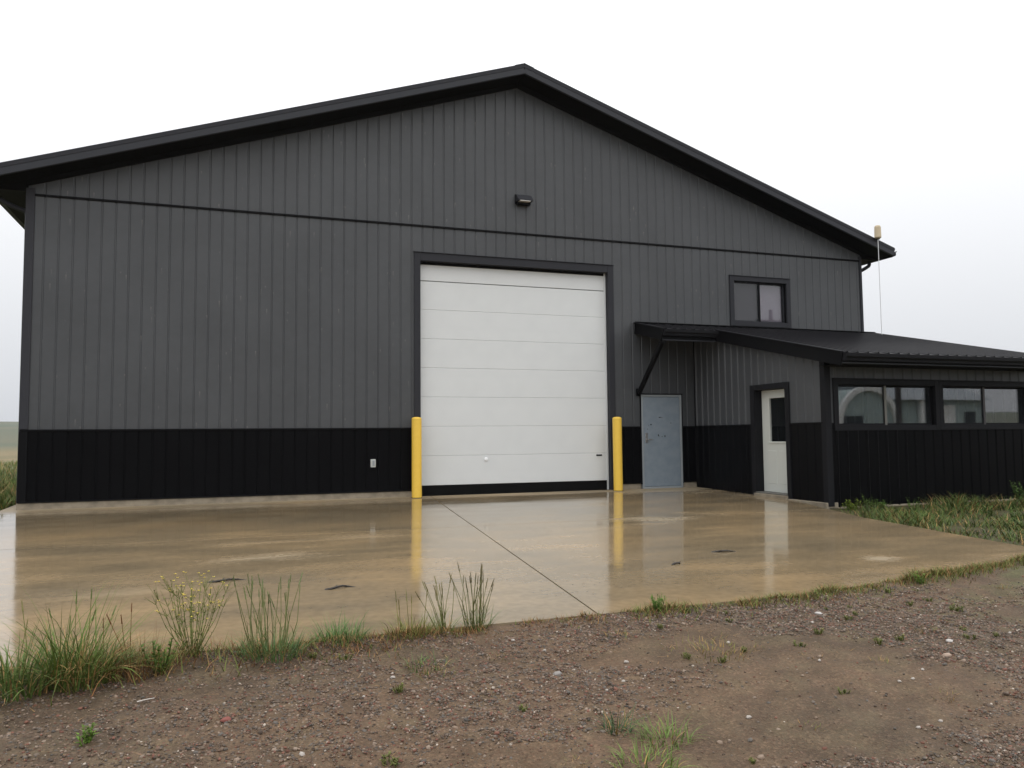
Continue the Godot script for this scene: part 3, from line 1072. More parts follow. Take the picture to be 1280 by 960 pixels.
	# eaves: fascia and gutter, on the main slope and on the canopy
	for e: Array in [[6.31, x1, LE, 2.41], [4.96, 6.29, 1.2, lean_y(1.2) - 0.25]]:
		var ytop := lean_y(e[2])
		mb = MB.new()
		mb.box(Vector3(e[0], e[3], e[2] - 0.04), Vector3(e[1], ytop - 0.015, e[2] - 0.012), 0.004)
		obj("eave_fascia", mb, M.dark, roof)
		mb = MB.new()
		var yb := ytop - 0.15
		var z0: float = e[2] - 0.01
		var lip: Array[Vector2] = [Vector2(0, yb), Vector2(0.075, yb), Vector2(0.085, yb + 0.04), Vector2(0.12, yb + 0.075), Vector2(0.125, yb + 0.125), Vector2(0.11, yb + 0.13)]
		for i in lip.size() - 1:
			var a := lip[i]
			var b := lip[i + 1]
			mb.quad(Vector3(e[0], a.y, z0 + a.x), Vector3(e[1], a.y, z0 + a.x), Vector3(e[1], b.y, z0 + b.x), Vector3(e[0], b.y, z0 + b.x))
			mb.quad(Vector3(e[0], a.y + 0.006, z0 + a.x - 0.004), Vector3(e[1], a.y + 0.006, z0 + a.x - 0.004), Vector3(e[1], b.y + 0.004, z0 + b.x - 0.004), Vector3(e[0], b.y + 0.004, z0 + b.x - 0.004))
			for x: float in [e[0], e[1]]:
				mb.quad(Vector3(x, a.y, z0), Vector3(x, a.y, z0 + a.x), Vector3(x, b.y, z0 + b.x), Vector3(x, b.y, z0), Vector3.LEFT if x == e[0] else Vector3.RIGHT)
		obj("gutter", mb, M.trim_dark, roof)
		mb = MB.new()
		mb.box(Vector3(e[0], e[3] - 0.004, e[2] - 0.04), Vector3(e[1], e[3] + 0.018, e[2] + 0.012), 0.004)
		obj("soffit_trim", mb, M.fascia, roof)
	# the brace that holds up the free corner of the canopy
	mb = MB.new()
	mb.beam(Vector3(4.985, 2.14, 0.06), Vector3(4.985, 3.2, 1.14), 0.075, 0.1, Vector3.UP, 0.006)
	mb.box(Vector3(4.93, 2.08, 0.02), Vector3(5.04, 2.25, 0.045), 0.004)
	mb.box(Vector3(4.93, 3.15, 1.05), Vector3(5.04, 3.2, 1.2), 0.004)
	obj("canopy_brace", mb, M.dark, roof)


func fw_parent(an: Node) -> Node:
	return an


# ---------------------------------------------------------------- small things round the building
func bollard(x: float, label: String) -> void:
	var z := 0.28
	var b := thing("bollard", label, "bollard", Vector3(x, apron_y(z), z), "yellow bollards beside the overhead door")
	var mb := MB.new()
	var r := 0.1
	mb.lathe(Vector3.ZERO, [Vector2(r, -0.05), Vector2(r, 1.56)], 28)
	obj("sleeve", mb, M.yellow, b)
	mb = MB.new()
	mb.lathe(Vector3.ZERO, [Vector2(r + 0.002, 1.555), Vector2(r + 0.002, 1.575), Vector2(r * 0.93, 1.592), Vector2(r * 0.7, 1.604), Vector2(r * 0.35, 1.61), Vector2(0.0, 1.612)], 28)
	obj("cap", mb, M.yellow, b)
	mb = MB.new()
	mb.lathe(Vector3.ZERO, [Vector2(r + 0.012, -0.02), Vector2(r + 0.012, 0.004), Vector2(r, 0.008)], 28)
	obj("base_ring", mb, M.rubber, b)


func build_fixtures() -> void:
	bollard(-0.163, "yellow bollard at the left edge of the white overhead door")
	bollard(4.312, "yellow bollard between the overhead door and the grey steel door")

	var wl := thing("wall_light", "small black wall light high on the gable above the overhead door", "light", Vector3(2.26, 6.33, 0.0))
	var mb := MB.new()
	mb.box(Vector3(-0.18, -0.1, 0.0), Vector3(0.18, 0.115, 0.03), 0.006)
	obj("back_plate", mb, M.dark, wl)
	mb = MB.new()
	var pr := [Vector2(0.03, 0.11), Vector2(0.09, 0.09), Vector2(0.21, -0.03), Vector2(0.21, -0.055), Vector2(0.03, -0.055)]
	for i in pr.size():
		var a: Vector2 = pr[i]
		var b: Vector2 = pr[(i + 1) % pr.size()]
		mb.quad(Vector3(0.17, a.y, a.x), Vector3(-0.17, a.y, a.x), Vector3(-0.17, b.y, b.x), Vector3(0.17, b.y, b.x))
	for s: float in [-0.17, 0.17]:
		for i in range(1, pr.size() - 1):
			mb.tri(Vector3(s, pr[0].y, pr[0].x), Vector3(s, pr[i].y, pr[i].x), Vector3(s, pr[i + 1].y, pr[i + 1].x), Vector3(signf(s), 0, 0))
	obj("hood", mb, M.trim, wl)
	bx("lens", Vector3(-0.13, -0.075, 0.05), Vector3(0.11, -0.056, 0.213), M.lens, wl, 0.004)
	bx("lower_housing", Vector3(-0.16, -0.13, 0.03), Vector3(0.14, -0.078, 0.12), M.dark, wl, 0.008)

	var ou := thing("outlet", "small grey electrical outlet box on the black band left of the bollard", "outlet", Vector3(-0.99, 0.69, 0.0))
	mb = MB.new()
	mb.box(Vector3(-0.05, -0.08, 0.0), Vector3(0.05, 0.08, 0.045), 0.006)
	obj("cover", mb, M.plastic, ou)
	mb = MB.new()
	mb.box(Vector3(-0.012, 0.012, 0.044), Vector3(0.022, 0.046, 0.049), 0.003)
	mb.box(Vector3(-0.012, -0.046, 0.044), Vector3(0.022, -0.012, 0.049), 0.003)
	mb.box(Vector3(-0.017, -0.052, 0.0435), Vector3(0.027, 0.052, 0.0465), 0.002)
	obj("socket", mb, M.frame_grey, ou)

	var an := thing("antenna", "thin pale mast with a beige cylindrical head standing by the right eave", "antenna", Vector3(11.47, lean_y(0.6), 0.6))
	mb = MB.new()
	mb.tube([Vector3(0, -0.02, 0), Vector3(0, 2.44, 0)], 0.009, 0.008, 8)
	obj("mast", mb, M.pale, an)
	mb = MB.new()
	mb.lathe(Vector3(0, 2.43, 0), [Vector2(0.0, 0.0), Vector2(0.06, 0.005), Vector2(0.082, 0.03), Vector2(0.08, 0.1), Vector2(0.076, 0.29), Vector2(0.06, 0.325), Vector2(0.0, 0.335)], 18)
	obj("head", mb, M.beige, an)
	mb = MB.new()
	mb.tube([Vector3(-0.05, 2.40, 0), Vector3(0.05, 2.425, 0)], 0.012, 0.012, 6)
	obj("clamp", mb, M.dark, an)
	mb = MB.new()
	mb.box(Vector3(-0.08, -0.03, -0.08), Vector3(0.08, 0.015, 0.08), 0.006)
	obj("base_plate", mb, M.dark, an)


# invented house, shed and pole behind the camera, added for the window reflections
func build_across() -> void:
	var sid := grain(tone(mat(Color.WHITE, 0.6, 0.3), lin(0.34, 0.43, 0.43), lin(0.42, 0.51, 0.51), 0.01, 51), 0.05, 0.1, 1.0)
	var h := thing("invented_farmhouse", "invented pale green clapboard house across the yard with a white garage door", "house", Vector3(33.4, -0.4, 30.0))
	var mb := MB.new()
	var y := 0.0
	while y < 3.7:   # clapboards
		mb.quad(Vector3(0, y, -0.03), Vector3(7.6, y, -0.03), Vector3(7.6, y + 0.2, 0), Vector3(0, y + 0.2, 0), Vector3(0, 0.1, -1).normalized())
		mb.quad(Vector3(0, y, 0), Vector3(7.6, y, 0), Vector3(7.6, y, -0.03), Vector3(0, y, -0.03), Vector3.DOWN)
		y += 0.2
	mb.box(Vector3(0, 0, 0.002), Vector3(7.6, 3.7, 8.0), 0.0)
	obj("wall", mb, sid, h)
	mb = MB.new()
	for s: Array in [[-0.5, 4.0], [8.5, 4.0]]:
		mb.quad(Vector3(-0.4, 3.6, s[0]), Vector3(8.0, 3.6, s[0]), Vector3(8.0, 5.4, s[1]), Vector3(-0.4, 5.4, s[1]))
	mb.tri(Vector3(-0.01, 3.6, 0), Vector3(-0.01, 3.6, 8), Vector3(-0.01, 5.2, 4))
	mb.tri(Vector3(7.61, 3.6, 0), Vector3(7.61, 3.6, 8), Vector3(7.61, 5.2, 4))
	obj("roof", mb, mat(lin(0.3, 0.33, 0.36), 0.7), h)
	bx("garage_door", Vector3(4.0, 0.0, -0.08), Vector3(5.2, 3.3, -0.04), M.pale, h)
	bx("side_window", Vector3(6.0, 1.6, -0.08), Vector3(6.9, 2.9, -0.04), M.dark, h)
	bx("white_post", Vector3(2.3, 0.0, -0.3), Vector3(2.6, 3.6, -0.05), M.pale, h)
	bx("corner_board", Vector3(7.5, 0, -0.06), Vector3(7.64, 3.7, 0.1), M.white, h)
	var a := thing("invented_shed", "invented arched pale metal shed across the yard with a dark doorway", "shed", Vector3(31.0, -0.4, 29.0))
	mb = MB.new()
	var rim := MB.new()
	for k in 20:
		var t0 := PI * k / 20.0
		var t1 := PI * (k + 1) / 20.0
		var p0 := Vector3(-cos(t0) * 2.1, 2.1 + sin(t0) * 2.1, 0)
		var p1 := Vector3(-cos(t1) * 2.1, 2.1 + sin(t1) * 2.1, 0)
		mb.quad(p0, p1, p1 + Vector3(0, 0, 9), p0 + Vector3(0, 0, 9), (p0 + p1 - Vector3(0, 4.2, 0)).normalized())
		mb.quad(Vector3(p0.x, 0, 0.1), Vector3(p1.x, 0, 0.1), p1 + Vector3(0, 0, 0.1), p0 + Vector3(0, 0, 0.1), Vector3.FORWARD)
		rim.beam(p0, p1, 0.3, 0.22, Vector3.BACK)
	obj("shell", mb, sid, a)
	obj("rim", rim, M.pale, a)
	bx("doorway", Vector3(-1.9, 0, 0.0), Vector3(-0.4, 2.6, 0.09), M.dark, a)
	var p := thing("invented_pole", "invented brown wooden utility pole across the yard", "pole", Vector3(24.2, -0.5, 20.0))
	mb = MB.new()
	mb.tube([Vector3(0, -0.5, 0), Vector3(0, 4, 0), Vector3(0, 8.5, 0)], 0.15, 0.1, 12)
	obj("shaft", mb, mat(lin(0.03, 0.018, 0.015), 0.9), p)
	mb = MB.new()
	mb.box(Vector3(-1.1, 7.8, -0.16), Vector3(1.1, 7.92, -0.1), 0.01)
	obj("crossarm", mb, mat(lin(0.05, 0.035, 0.025), 0.9), p)


# ---------------------------------------------------------------- plants and stones
const GREEN := Color(0.075, 0.125, 0.035)
const BLUEGREEN := Color(0.07, 0.12, 0.06)
const STRAW := Color(0.24, 0.175, 0.085)
const RUST := Color(0.13, 0.075, 0.04)


func vary(c: Color, by := 0.25) -> Color:
	var k := rng.randf_range(1.0 - by, 1.0 + by)
	return Color(c.r * k * rng.randf_range(0.93, 1.07) * 1.55, c.g * k * 1.38, c.b * k * rng.randf_range(0.9, 1.1) * 1.2)


func seed_head(mb: MB, at: Vector3, dir: Vector3, l: float, r: float) -> void:
	var d := dir.normalized()
	mb.tube([at, at + d * l * 0.3, at + d * l * 0.7, at + d * l], r, r * 0.45, 5)
	for k in 7:   # awns
		var a := rng.randf() * TAU
		var e := at + d * l * rng.randf_range(0.2, 0.95)
		mb.blade(e, d + Vector3(cos(a), 0, sin(a)) * 0.3, l * 0.5, 0.0018, 0.1, 1)


# opts: n blades, h height, spread, lean, green, dry share, heads, head_h
func tuft_mesh(o: Dictionary) -> ArrayMesh:
	var mb := MB.new()
	var leanv: Vector3 = o.get("lean", Vector3.ZERO)
	for i in int(o.n):
		var a := rng.randf() * TAU
		var rr: float = o.spread * sqrt(rng.randf())
		var at := Vector3(cos(a) * rr, -0.01, sin(a) * rr)
		var loose := rng.randf_range(0.05, 0.5) if rng.randf() < 0.6 else rng.randf_range(0.4, 1.3)
		var b := a + rng.randfn(0.0, 0.7)
		var dir := Vector3(cos(b) * loose, 1, sin(b) * loose) + leanv
		var dry: bool = rng.randf() < o.get("dry", 0.2)
		mb.tint = vary(STRAW if dry else o.get("green", GREEN))
		mb.blade(at, dir, o.h * rng.randf_range(0.35, 1.0) * (0.7 if dry else 1.0), rng.randf_range(0.5, 1.2) * o.get("w", 0.007), rng.randf_range(0.2, 2.6), 5)
	for i in int(o.get("heads", 0)):
		var a := rng.randf() * TAU
		var rr: float = o.spread * 0.7 * sqrt(rng.randf())
		var at := Vector3(cos(a) * rr, 0, sin(a) * rr)
		var dir := (Vector3(cos(a) * rng.randf_range(0.0, 0.34), 1, sin(a) * rng.randf_range(0.0, 0.34)) + leanv).normalized()
		var l: float = o.head_h * rng.randf_range(0.65, 1.0)
		mb.tint = vary(o.get("green", GREEN).lerp(STRAW, 0.25))
		var mid := at + dir * l * 0.55
		var tip := mid + (dir + leanv * 0.5 + Vector3(rng.randfn(0.0, 0.13), 0, rng.randfn(0.0, 0.13))).normalized() * l * 0.45
		mb.tube([at, mid, tip], 0.0028, 0.0018, 4)
		for k in 2:   # stem leaves
			mb.blade(at.lerp(mid, rng.randf_range(0.3, 0.95)), dir + Vector3(rng.randf_range(-0.7, 0.7), 0.2, rng.randf_range(-0.7, 0.7)), l * rng.randf_range(0.2, 0.35), 0.006, 0.8, 3)
		mb.tint = vary(o.get("head_tint", Color(0.13, 0.13, 0.06)))
		seed_head(mb, tip, tip - mid, rng.randf_range(0.045, 0.085), 0.0046)
	return mb.mesh()


func tuft(called: String, label: String, category: String, x: float, z: float, o: Dictionary, group := "") -> MeshInstance3D:
	var t := MeshInstance3D.new()
	t.name = numbered(called)
	t.mesh = tuft_mesh(o)
	t.material_override = M.leaf
	add_child(t)
	t.position = Vector3(x, ground_y(x, z), z)
	tag(t, label, category, group)
	return t


func leafy_mesh(n: int, h: float, spread: float, leaf: float, c: Color, flower := false) -> ArrayMesh:
	var mb := MB.new()
	for i in n:
		var a := rng.randf() * TAU
		var dir := Vector3(cos(a) * rng.randf_range(0.1, 0.7), 1, sin(a) * rng.randf_range(0.1, 0.7)).normalized()
		var at := Vector3(cos(a), 0, sin(a)) * spread * 0.2 * rng.randf()
		var l := h * rng.randf_range(0.55, 1.0)
		var bend := at + dir * l * 0.5
		var tip := bend + (dir + Vector3.UP * 0.5).normalized() * l * 0.5
		mb.tint = vary(c)
		mb.tube([at, bend, tip], 0.0026 if flower else 0.004, 0.0012, 4)
		for k in int(9 + l * 14):
			var f := rng.randf_range(0.08, 1.0)
			var q := at.lerp(bend, f * 2.0) if f < 0.5 else bend.lerp(tip, f * 2.0 - 1.0)
			var b := rng.randf() * TAU
			mb.tint = vary(c, 0.35)
			mb.blade(q, Vector3(cos(b), rng.randf_range(0.1, 1.0), sin(b)), leaf * rng.randf_range(0.5, 1.1) * (1.2 - f * 0.6), leaf * 0.28, 0.7, 3)
		if flower:
			for k in 5:
				var b := rng.randf() * TAU
				var q := tip + Vector3(cos(b) * 0.05, rng.randf_range(-0.04, 0.05), sin(b) * 0.05)
				mb.tint = vary(c)
				mb.tube([bend.lerp(tip, 0.7), q], 0.0015, 0.001, 3)
				if rng.randf() < 0.42:
					mb.tint = vary(Color(0.42, 0.38, 0.09))
					for s in 4:
						var e := b + s * TAU / 4
						mb.blade(q, Vector3(cos(e), 0.5, sin(e)), 0.014, 0.012, 0.3, 2)
	return mb.mesh()


func weed(called: String, label: String, category: String, x: float, z: float, m: ArrayMesh, group := "") -> void:
	var t := MeshInstance3D.new()
	t.name = numbered(called)
	t.mesh = m
	t.material_override = M.leaf
	add_child(t)
	t.position = Vector3(x, ground_y(x, z), z)
	tag(t, label, category, group)


func build_plants() -> void:
	tuft("grass_clump", "tall green grass clump with dark seed heads just right of the yellow reflection", "grass", -1.98, 10.32, {"n": 90, "h": 0.34, "spread": 0.1, "heads": 22, "head_h": 0.44, "green": Color(0.06, 0.105, 0.04), "dry": 0.15, "head_tint": Color(0.1, 0.1, 0.06)})
	tuft("grass_clump", "narrow upright grass clump with drooping heads in front of the left bollard reflection", "grass", -2.24, 10.34, {"n": 60, "h": 0.3, "spread": 0.07, "heads": 12, "head_h": 0.38, "green": Color(0.065, 0.115, 0.04), "dry": 0.2, "lean": Vector3(-0.12, 0, 0)})
	tuft("grass_clump", "broad grass clump with feathery heads standing at the apron edge left of centre", "grass", -3.44, 10.6, {"n": 330, "h": 0.27, "spread": 0.21, "heads": 26, "head_h": 0.47, "green": Color(0.07, 0.13, 0.055), "dry": 0.15, "head_tint": Color(0.11, 0.15, 0.07)})
	weed("flowering_weed", "thin branching weed with small yellow flowers at the left apron edge", "weed", -3.93, 10.4, leafy_mesh(34, 0.52, 0.3, 0.04, Color(0.12, 0.15, 0.055), true))
	tuft("grass_clump", "large ragged grass clump with yellowing leaves at the far left edge", "grass", -4.52, 10.75, {"n": 420, "h": 0.7, "spread": 0.17, "heads": 6, "head_h": 0.5, "green": Color(0.075, 0.12, 0.035), "dry": 0.3, "lean": Vector3(0.1, 0, 0), "w": 0.011, "head_tint": Color(0.09, 0.13, 0.05)})
	tuft("grass_clump", "bent grass clump with long loose blades at the left frame edge", "grass", -4.82, 10.85, {"n": 220, "h": 0.52, "spread": 0.16, "heads": 2, "head_h": 0.45, "green": Color(0.065, 0.11, 0.035), "dry": 0.3, "w": 0.012})
	tuft("dry_weed", "reddish brown dry weed tangle beside the ragged left clump", "weed", -4.24, 10.6, {"n": 420, "h": 0.34, "spread": 0.26, "heads": 4, "head_h": 0.4, "green": RUST, "dry": 0.45, "head_tint": RUST, "w": 0.006})
	weed("leafy_weed", "low leafy green weed between the dry tangle and the flowering weed", "weed", -4.08, 10.72, leafy_mesh(12, 0.24, 0.3, 0.07, Color(0.07, 0.12, 0.03)))
	tuft("grass_clump", "short dense blue green grass mound on the apron edge", "grass", -3.0, 10.4, {"n": 280, "h": 0.27, "spread": 0.18, "green": Color(0.07, 0.135, 0.05), "dry": 0.1})
	tuft("grass_clump", "pale yellow green grass mound left of the narrow upright clump", "grass", -2.5, 10.42, {"n": 200, "h": 0.25, "spread": 0.17, "heads": 5, "head_h": 0.3, "green": Color(0.11, 0.14, 0.045), "dry": 0.3})
	tuft("grass_tuft", "lone low grass tuft in the gravel below the tall clump", "grass", -2.55, 11.12, {"n": 100, "h": 0.13, "spread": 0.14, "green": Color(0.075, 0.12, 0.05), "dry": 0.2})
	weed("leafy_weed", "small bright green leafy weed near the end of the concrete joint", "weed", -0.52, 10.42, leafy_mesh(14, 0.16, 0.16, 0.05, Color(0.07, 0.14, 0.03)))
	tuft("grass_tuft", "dark green upright tuft in the gravel near the bottom edge", "grass", -1.9, 12.42, {"n": 90, "h": 0.2, "spread": 0.07, "green": Color(0.045, 0.085, 0.045), "dry": 0.15})
	tuft("grass_tuft", "light green feathery tuft right of the dark upright tuft", "grass", -1.74, 12.62, {"n": 130, "h": 0.17, "spread": 0.13, "green": Color(0.10, 0.16, 0.055), "dry": 0.1})
	tuft("grass_tuft", "light green tuft cut by the bottom edge of the picture", "grass", -1.98, 12.86, {"n": 150, "h": 0.15, "spread": 0.15, "green": Color(0.10, 0.16, 0.05), "dry": 0.1})
	tuft("dry_grass_patch", "flattened straw coloured grass patch in the gravel right of centre", "grass", -0.72, 11.42, {"n": 210, "h": 0.12, "spread": 0.28, "green": Color(0.12, 0.125, 0.05), "dry": 0.6})
	weed("leafy_weed", "bushy dark green weed at the right end of the apron", "weed", 4.0, 10.1, leafy_mesh(16, 0.24, 0.3, 0.06, Color(0.055, 0.10, 0.03)))
	weed("leafy_weed", "tall green weed against the lean-to at the right frame edge", "weed", 10.4, 5.0, leafy_mesh(22, 0.5, 0.5, 0.12, Color(0.06, 0.11, 0.035)))
	weed("leafy_weed", "yellow green weed at the foot of the lean-to corner", "weed", 6.7, 4.62, leafy_mesh(20, 0.22, 0.5, 0.09, Color(0.10, 0.15, 0.03)))
	weed("leafy_weed", "dark green weed beside the lean-to right of its corner", "weed", 7.15, 4.8, leafy_mesh(16, 0.2, 0.4, 0.08, Color(0.055, 0.11, 0.03)))
	weed("leafy_weed", "bright leafy weed on the lower apron edge at the lower right", "weed", 2.3, 10.3, leafy_mesh(10, 0.13, 0.2, 0.05, Color(0.08, 0.14, 0.03)))
	weed("leafy_weed", "tiny green weed at the left corner of the bottom gravel", "weed", -4.35, 11.7, leafy_mesh(8, 0.09, 0.16, 0.05, Color(0.075, 0.14, 0.03)))

	# small sprouts scattered in the gravel: alike, so one label
	var kinds: Array[ArrayMesh] = []
	for k in 5:
		kinds.append(leafy_mesh(7, 0.04, 0.16, 0.03, Color(0.09, 0.11, 0.04)) if k < 3 else tuft_mesh({"n": 34, "h": 0.08, "spread": 0.09, "green": Color(0.10, 0.115, 0.045), "dry": 0.4, "w": 0.005}))
	for i in 70:
		var x := rng.randf_range(-4.6, 4.6)
		var z := rng.randf_range(10.6, 13.0)
		if i > 30:
			x = rng.randf_range(-1.2, 3.2)
			z = rng.randf_range(10.45, 11.8)
		var t := MeshInstance3D.new()
		t.name = numbered("weed_sprout")
		t.mesh = kinds[rng.randi() % kinds.size()]
		t.material_override = M.leaf
		add_child(t)
		t.position = Vector3(x, ground_y(x, z), z)
		t.rotation.y = rng.randf() * TAU
		t.scale = Vector3.ONE * rng.randf_range(0.6, 1.3)
		tag(t, "small leafy green sprout growing in the brown gravel" if kinds.find(t.mesh) < 3 else "small spiky grass sprout growing in the brown gravel", "weed", "leafy sprouts in the gravel" if kinds.find(t.mesh) < 3 else "grass sprouts in the gravel")

	# the low growth along the apron's front edge
	var mb := MB.new()
	for i in 19000:
		var x := rng.randf_range(-5.6, 5.2)
		var edge := edge_z(x) + 0.04
		var patch := patchy.get_noise_2d(x * 3.0, 7.0)
		if rng.randf() > 0.5 + patch * 1.2 - (0.3 if x > -1.9 and x < -0.9 else 0.0) + (0.3 if x < -2.6 else 0.0) + (0.35 if x > -0.8 else 0.0):
			continue
		var wide := 0.13 if x > -2.6 else 0.24
		var z := edge + absf(rng.randfn(0.02, wide)) - 0.03
		var r := rng.randf()
		var brown := 0.45 if x < -3.6 else (0.75 if x < -0.9 else 0.4)
		mb.tint = vary(STRAW.lerp(RUST, 0.5) if r < brown * 0.5 else (RUST if r < brown else Color(0.085, 0.115, 0.035)), 0.35)
		var a := rng.randf() * TAU
		var tall := 0.085 + 0.06 * patch + (0.07 if x < -3.5 else (-0.035 if x < -0.9 else 0.0))
		mb.blade(Vector3(x, ground_y(x, z) - 0.005, z), Vector3(cos(a) * 0.7, 1, sin(a) * 0.7), tall * rng.randf_range(0.4, 1.5), rng.randf_range(0.004, 0.009), rng.randf_range(0.3, 1.6), 3)
	var gc := obj("ground_cover", mb, M.leaf)
	gc.set_meta("kind", "stuff")
	gc.set_meta("label", "low tangled grass and dry stems along the apron's front edge")

	# straw and dead stems strewn over the gravel
	mb = MB.new()
	for i in 900:
		var x := rng.randf_range(-5.0, 4.5)
		var z := edge_z(x) + 0.1 + absf(rng.randfn(0.0, 0.7))
		mb.tint = vary(STRAW.lerp(RUST, rng.randf()), 0.4)
		var a := rng.randf() * TAU
		mb.blade(Vector3(x, ground_y(x, z) + 0.006, z), Vector3(cos(a), rng.randf_range(0.0, 0.2), sin(a)), rng.randf_range(0.02, 0.09), 0.0035, 0.1, 2)
	gc = obj("straw_litter", mb, M.leaf)
	gc.set_meta("kind", "stuff")
	gc.set_meta("label", "dead stems strewn over the brown gravel")

	# the weedy bed in front of the lean-to
	for k in 16:
		var x := 6.9 + 0.42 * k + rng.randf_range(-0.3, 0.3)
		var z := rng.randf_range(4.6, 7.0)
		weed("bed_weed", "bushy green weed in the grass bed before the lean-to", "weed", x, z, leafy_mesh(12, rng.randf_range(0.16, 0.34), 0.35, 0.08, Color(0.06, 0.105, 0.03)), "weeds in the bed before the lean-to")
	mb = MB.new()
	for i in 34000:
		var x := rng.randf_range(5.5, 14.0)
		var z := rng.randf_range(4.4, 9.4)
		var edge := 6.5 - (z - 3.4) * 0.28 if z < 6.0 else 5.75 - (z - 6.0) * 0.15
		if x < edge + 0.03:
			continue
		var p := patchy.get_noise_2d(x * 1.6 + 30.0, z * 1.6)
		if rng.randf() > 0.55 + p * 1.5 - (0.3 if z < 4.9 else 0.0) - (0.4 if x < edge + 0.3 and z < 6.2 else 0.0):
			continue
		var r := rng.randf()
		mb.tint = vary(Color(0.058, 0.092, 0.028) if r < 0.68 else (BLUEGREEN * 0.75 if r < 0.82 else STRAW * 0.8), 0.4)
		var a := rng.randf() * TAU
		mb.blade(Vector3(x, ground_y(x, z) - 0.01, z), Vector3(cos(a) * 0.7, 1, sin(a) * 0.7), maxf(0.05, 0.16 + 0.2 * p + (0.08 if z < 5.6 and x > 8.0 else 0.0)) * rng.randf_range(0.4, 1.4), rng.randf_range(0.008, 0.02), rng.randf_range(0.4, 1.8), 3)
	gc = obj("weedy_grass", mb, M.leaf)
	gc.set_meta("kind", "stuff")
	gc.set_meta("label", "green weedy grass in the bed before the lean-to")

	# the meadow left of the hall
	mb = MB.new()
	for i in 26000:
		var d := pow(rng.randf(), 1.6)
		var z := -0.6 - d * 34.0
		var x := -7.5 - rng.randf() * (4.0 + d * 14.0)
		if z > -1.7 and x > -7.5:
			continue
		mb.tint = vary(Color(0.07, 0.11, 0.032) if rng.randf() < 0.8 else STRAW, 0.35)
		var a := rng.randf() * TAU
		mb.blade(Vector3(x, ground_y(x, z) - 0.02, z), Vector3(cos(a) * 0.5, 1, sin(a) * 0.5), rng.randf_range(0.15, 0.42), rng.randf_range(0.01, 0.03), rng.randf_range(0.3, 1.2), 3)
	for i in 700:
		var z := rng.randf_range(-1.2, 3.0)
		var x := rng.randf_range(-8.6, -7.44)
		mb.tint = vary(Color(0.07, 0.11, 0.032), 0.35)
		var a := rng.randf() * TAU
		mb.blade(Vector3(x, ground_y(x, z) - 0.02, z), Vector3(cos(a) * 0.5, 1, sin(a) * 0.5), rng.randf_range(0.08, 0.2), rng.randf_range(0.008, 0.016), rng.randf_range(0.3, 1.2), 3)
	gc = obj("meadow_grass", mb, M.leaf)
	gc.set_meta("kind", "stuff")
	gc.set_meta("label", "long green grass beyond the left corner of the hall")


func pebble(sd: int) -> ArrayMesh:
	var r := RandomNumberGenerator.new()
	r.seed = sd
	var t := (1.0 + sqrt(5.0)) / 2.0
	var v: Array[Vector3] = []
	for q: Array in [[-1, t, 0], [1, t, 0], [-1, -t, 0], [1, -t, 0], [0, -1, t], [0, 1, t], [0, -1, -t], [0, 1, -t], [t, 0, -1], [t, 0, 1], [-t, 0, -1], [-t, 0, 1]]:
		var d := Vector3(q[0], q[1], q[2]).normalized()
		v.append(Vector3(d.x, d.y * 0.6, d.z * 0.8) * r.randf_range(0.75, 1.15))
	var f := [0, 11, 5, 0, 5, 1, 0, 1, 7, 0, 7, 10, 0, 10, 11, 1, 5, 9, 5, 11, 4, 11, 10, 2, 10, 7, 6, 7, 1, 8, 3, 9, 4, 3, 4, 2, 3, 2, 6, 3, 6, 8, 3, 8, 9, 4, 9, 5, 2, 4, 11, 6, 2, 10, 8, 6, 7, 9, 8, 1]
	var mb := MB.new()
	for i in range(0, f.size(), 3):
		var a := v[f[i]]
		var b := v[f[i + 1]]
		var c := v[f[i + 2]]
		var fn := (b - a).cross(c - a).normalized()
		if fn.dot(a + b + c) < 0:
			fn = -fn
		mb.smooth(a, b, c, (fn + a.normalized()).normalized(), (fn + b.normalized()).normalized(), (fn + c.normalized()).normalized())
	return mb.mesh()


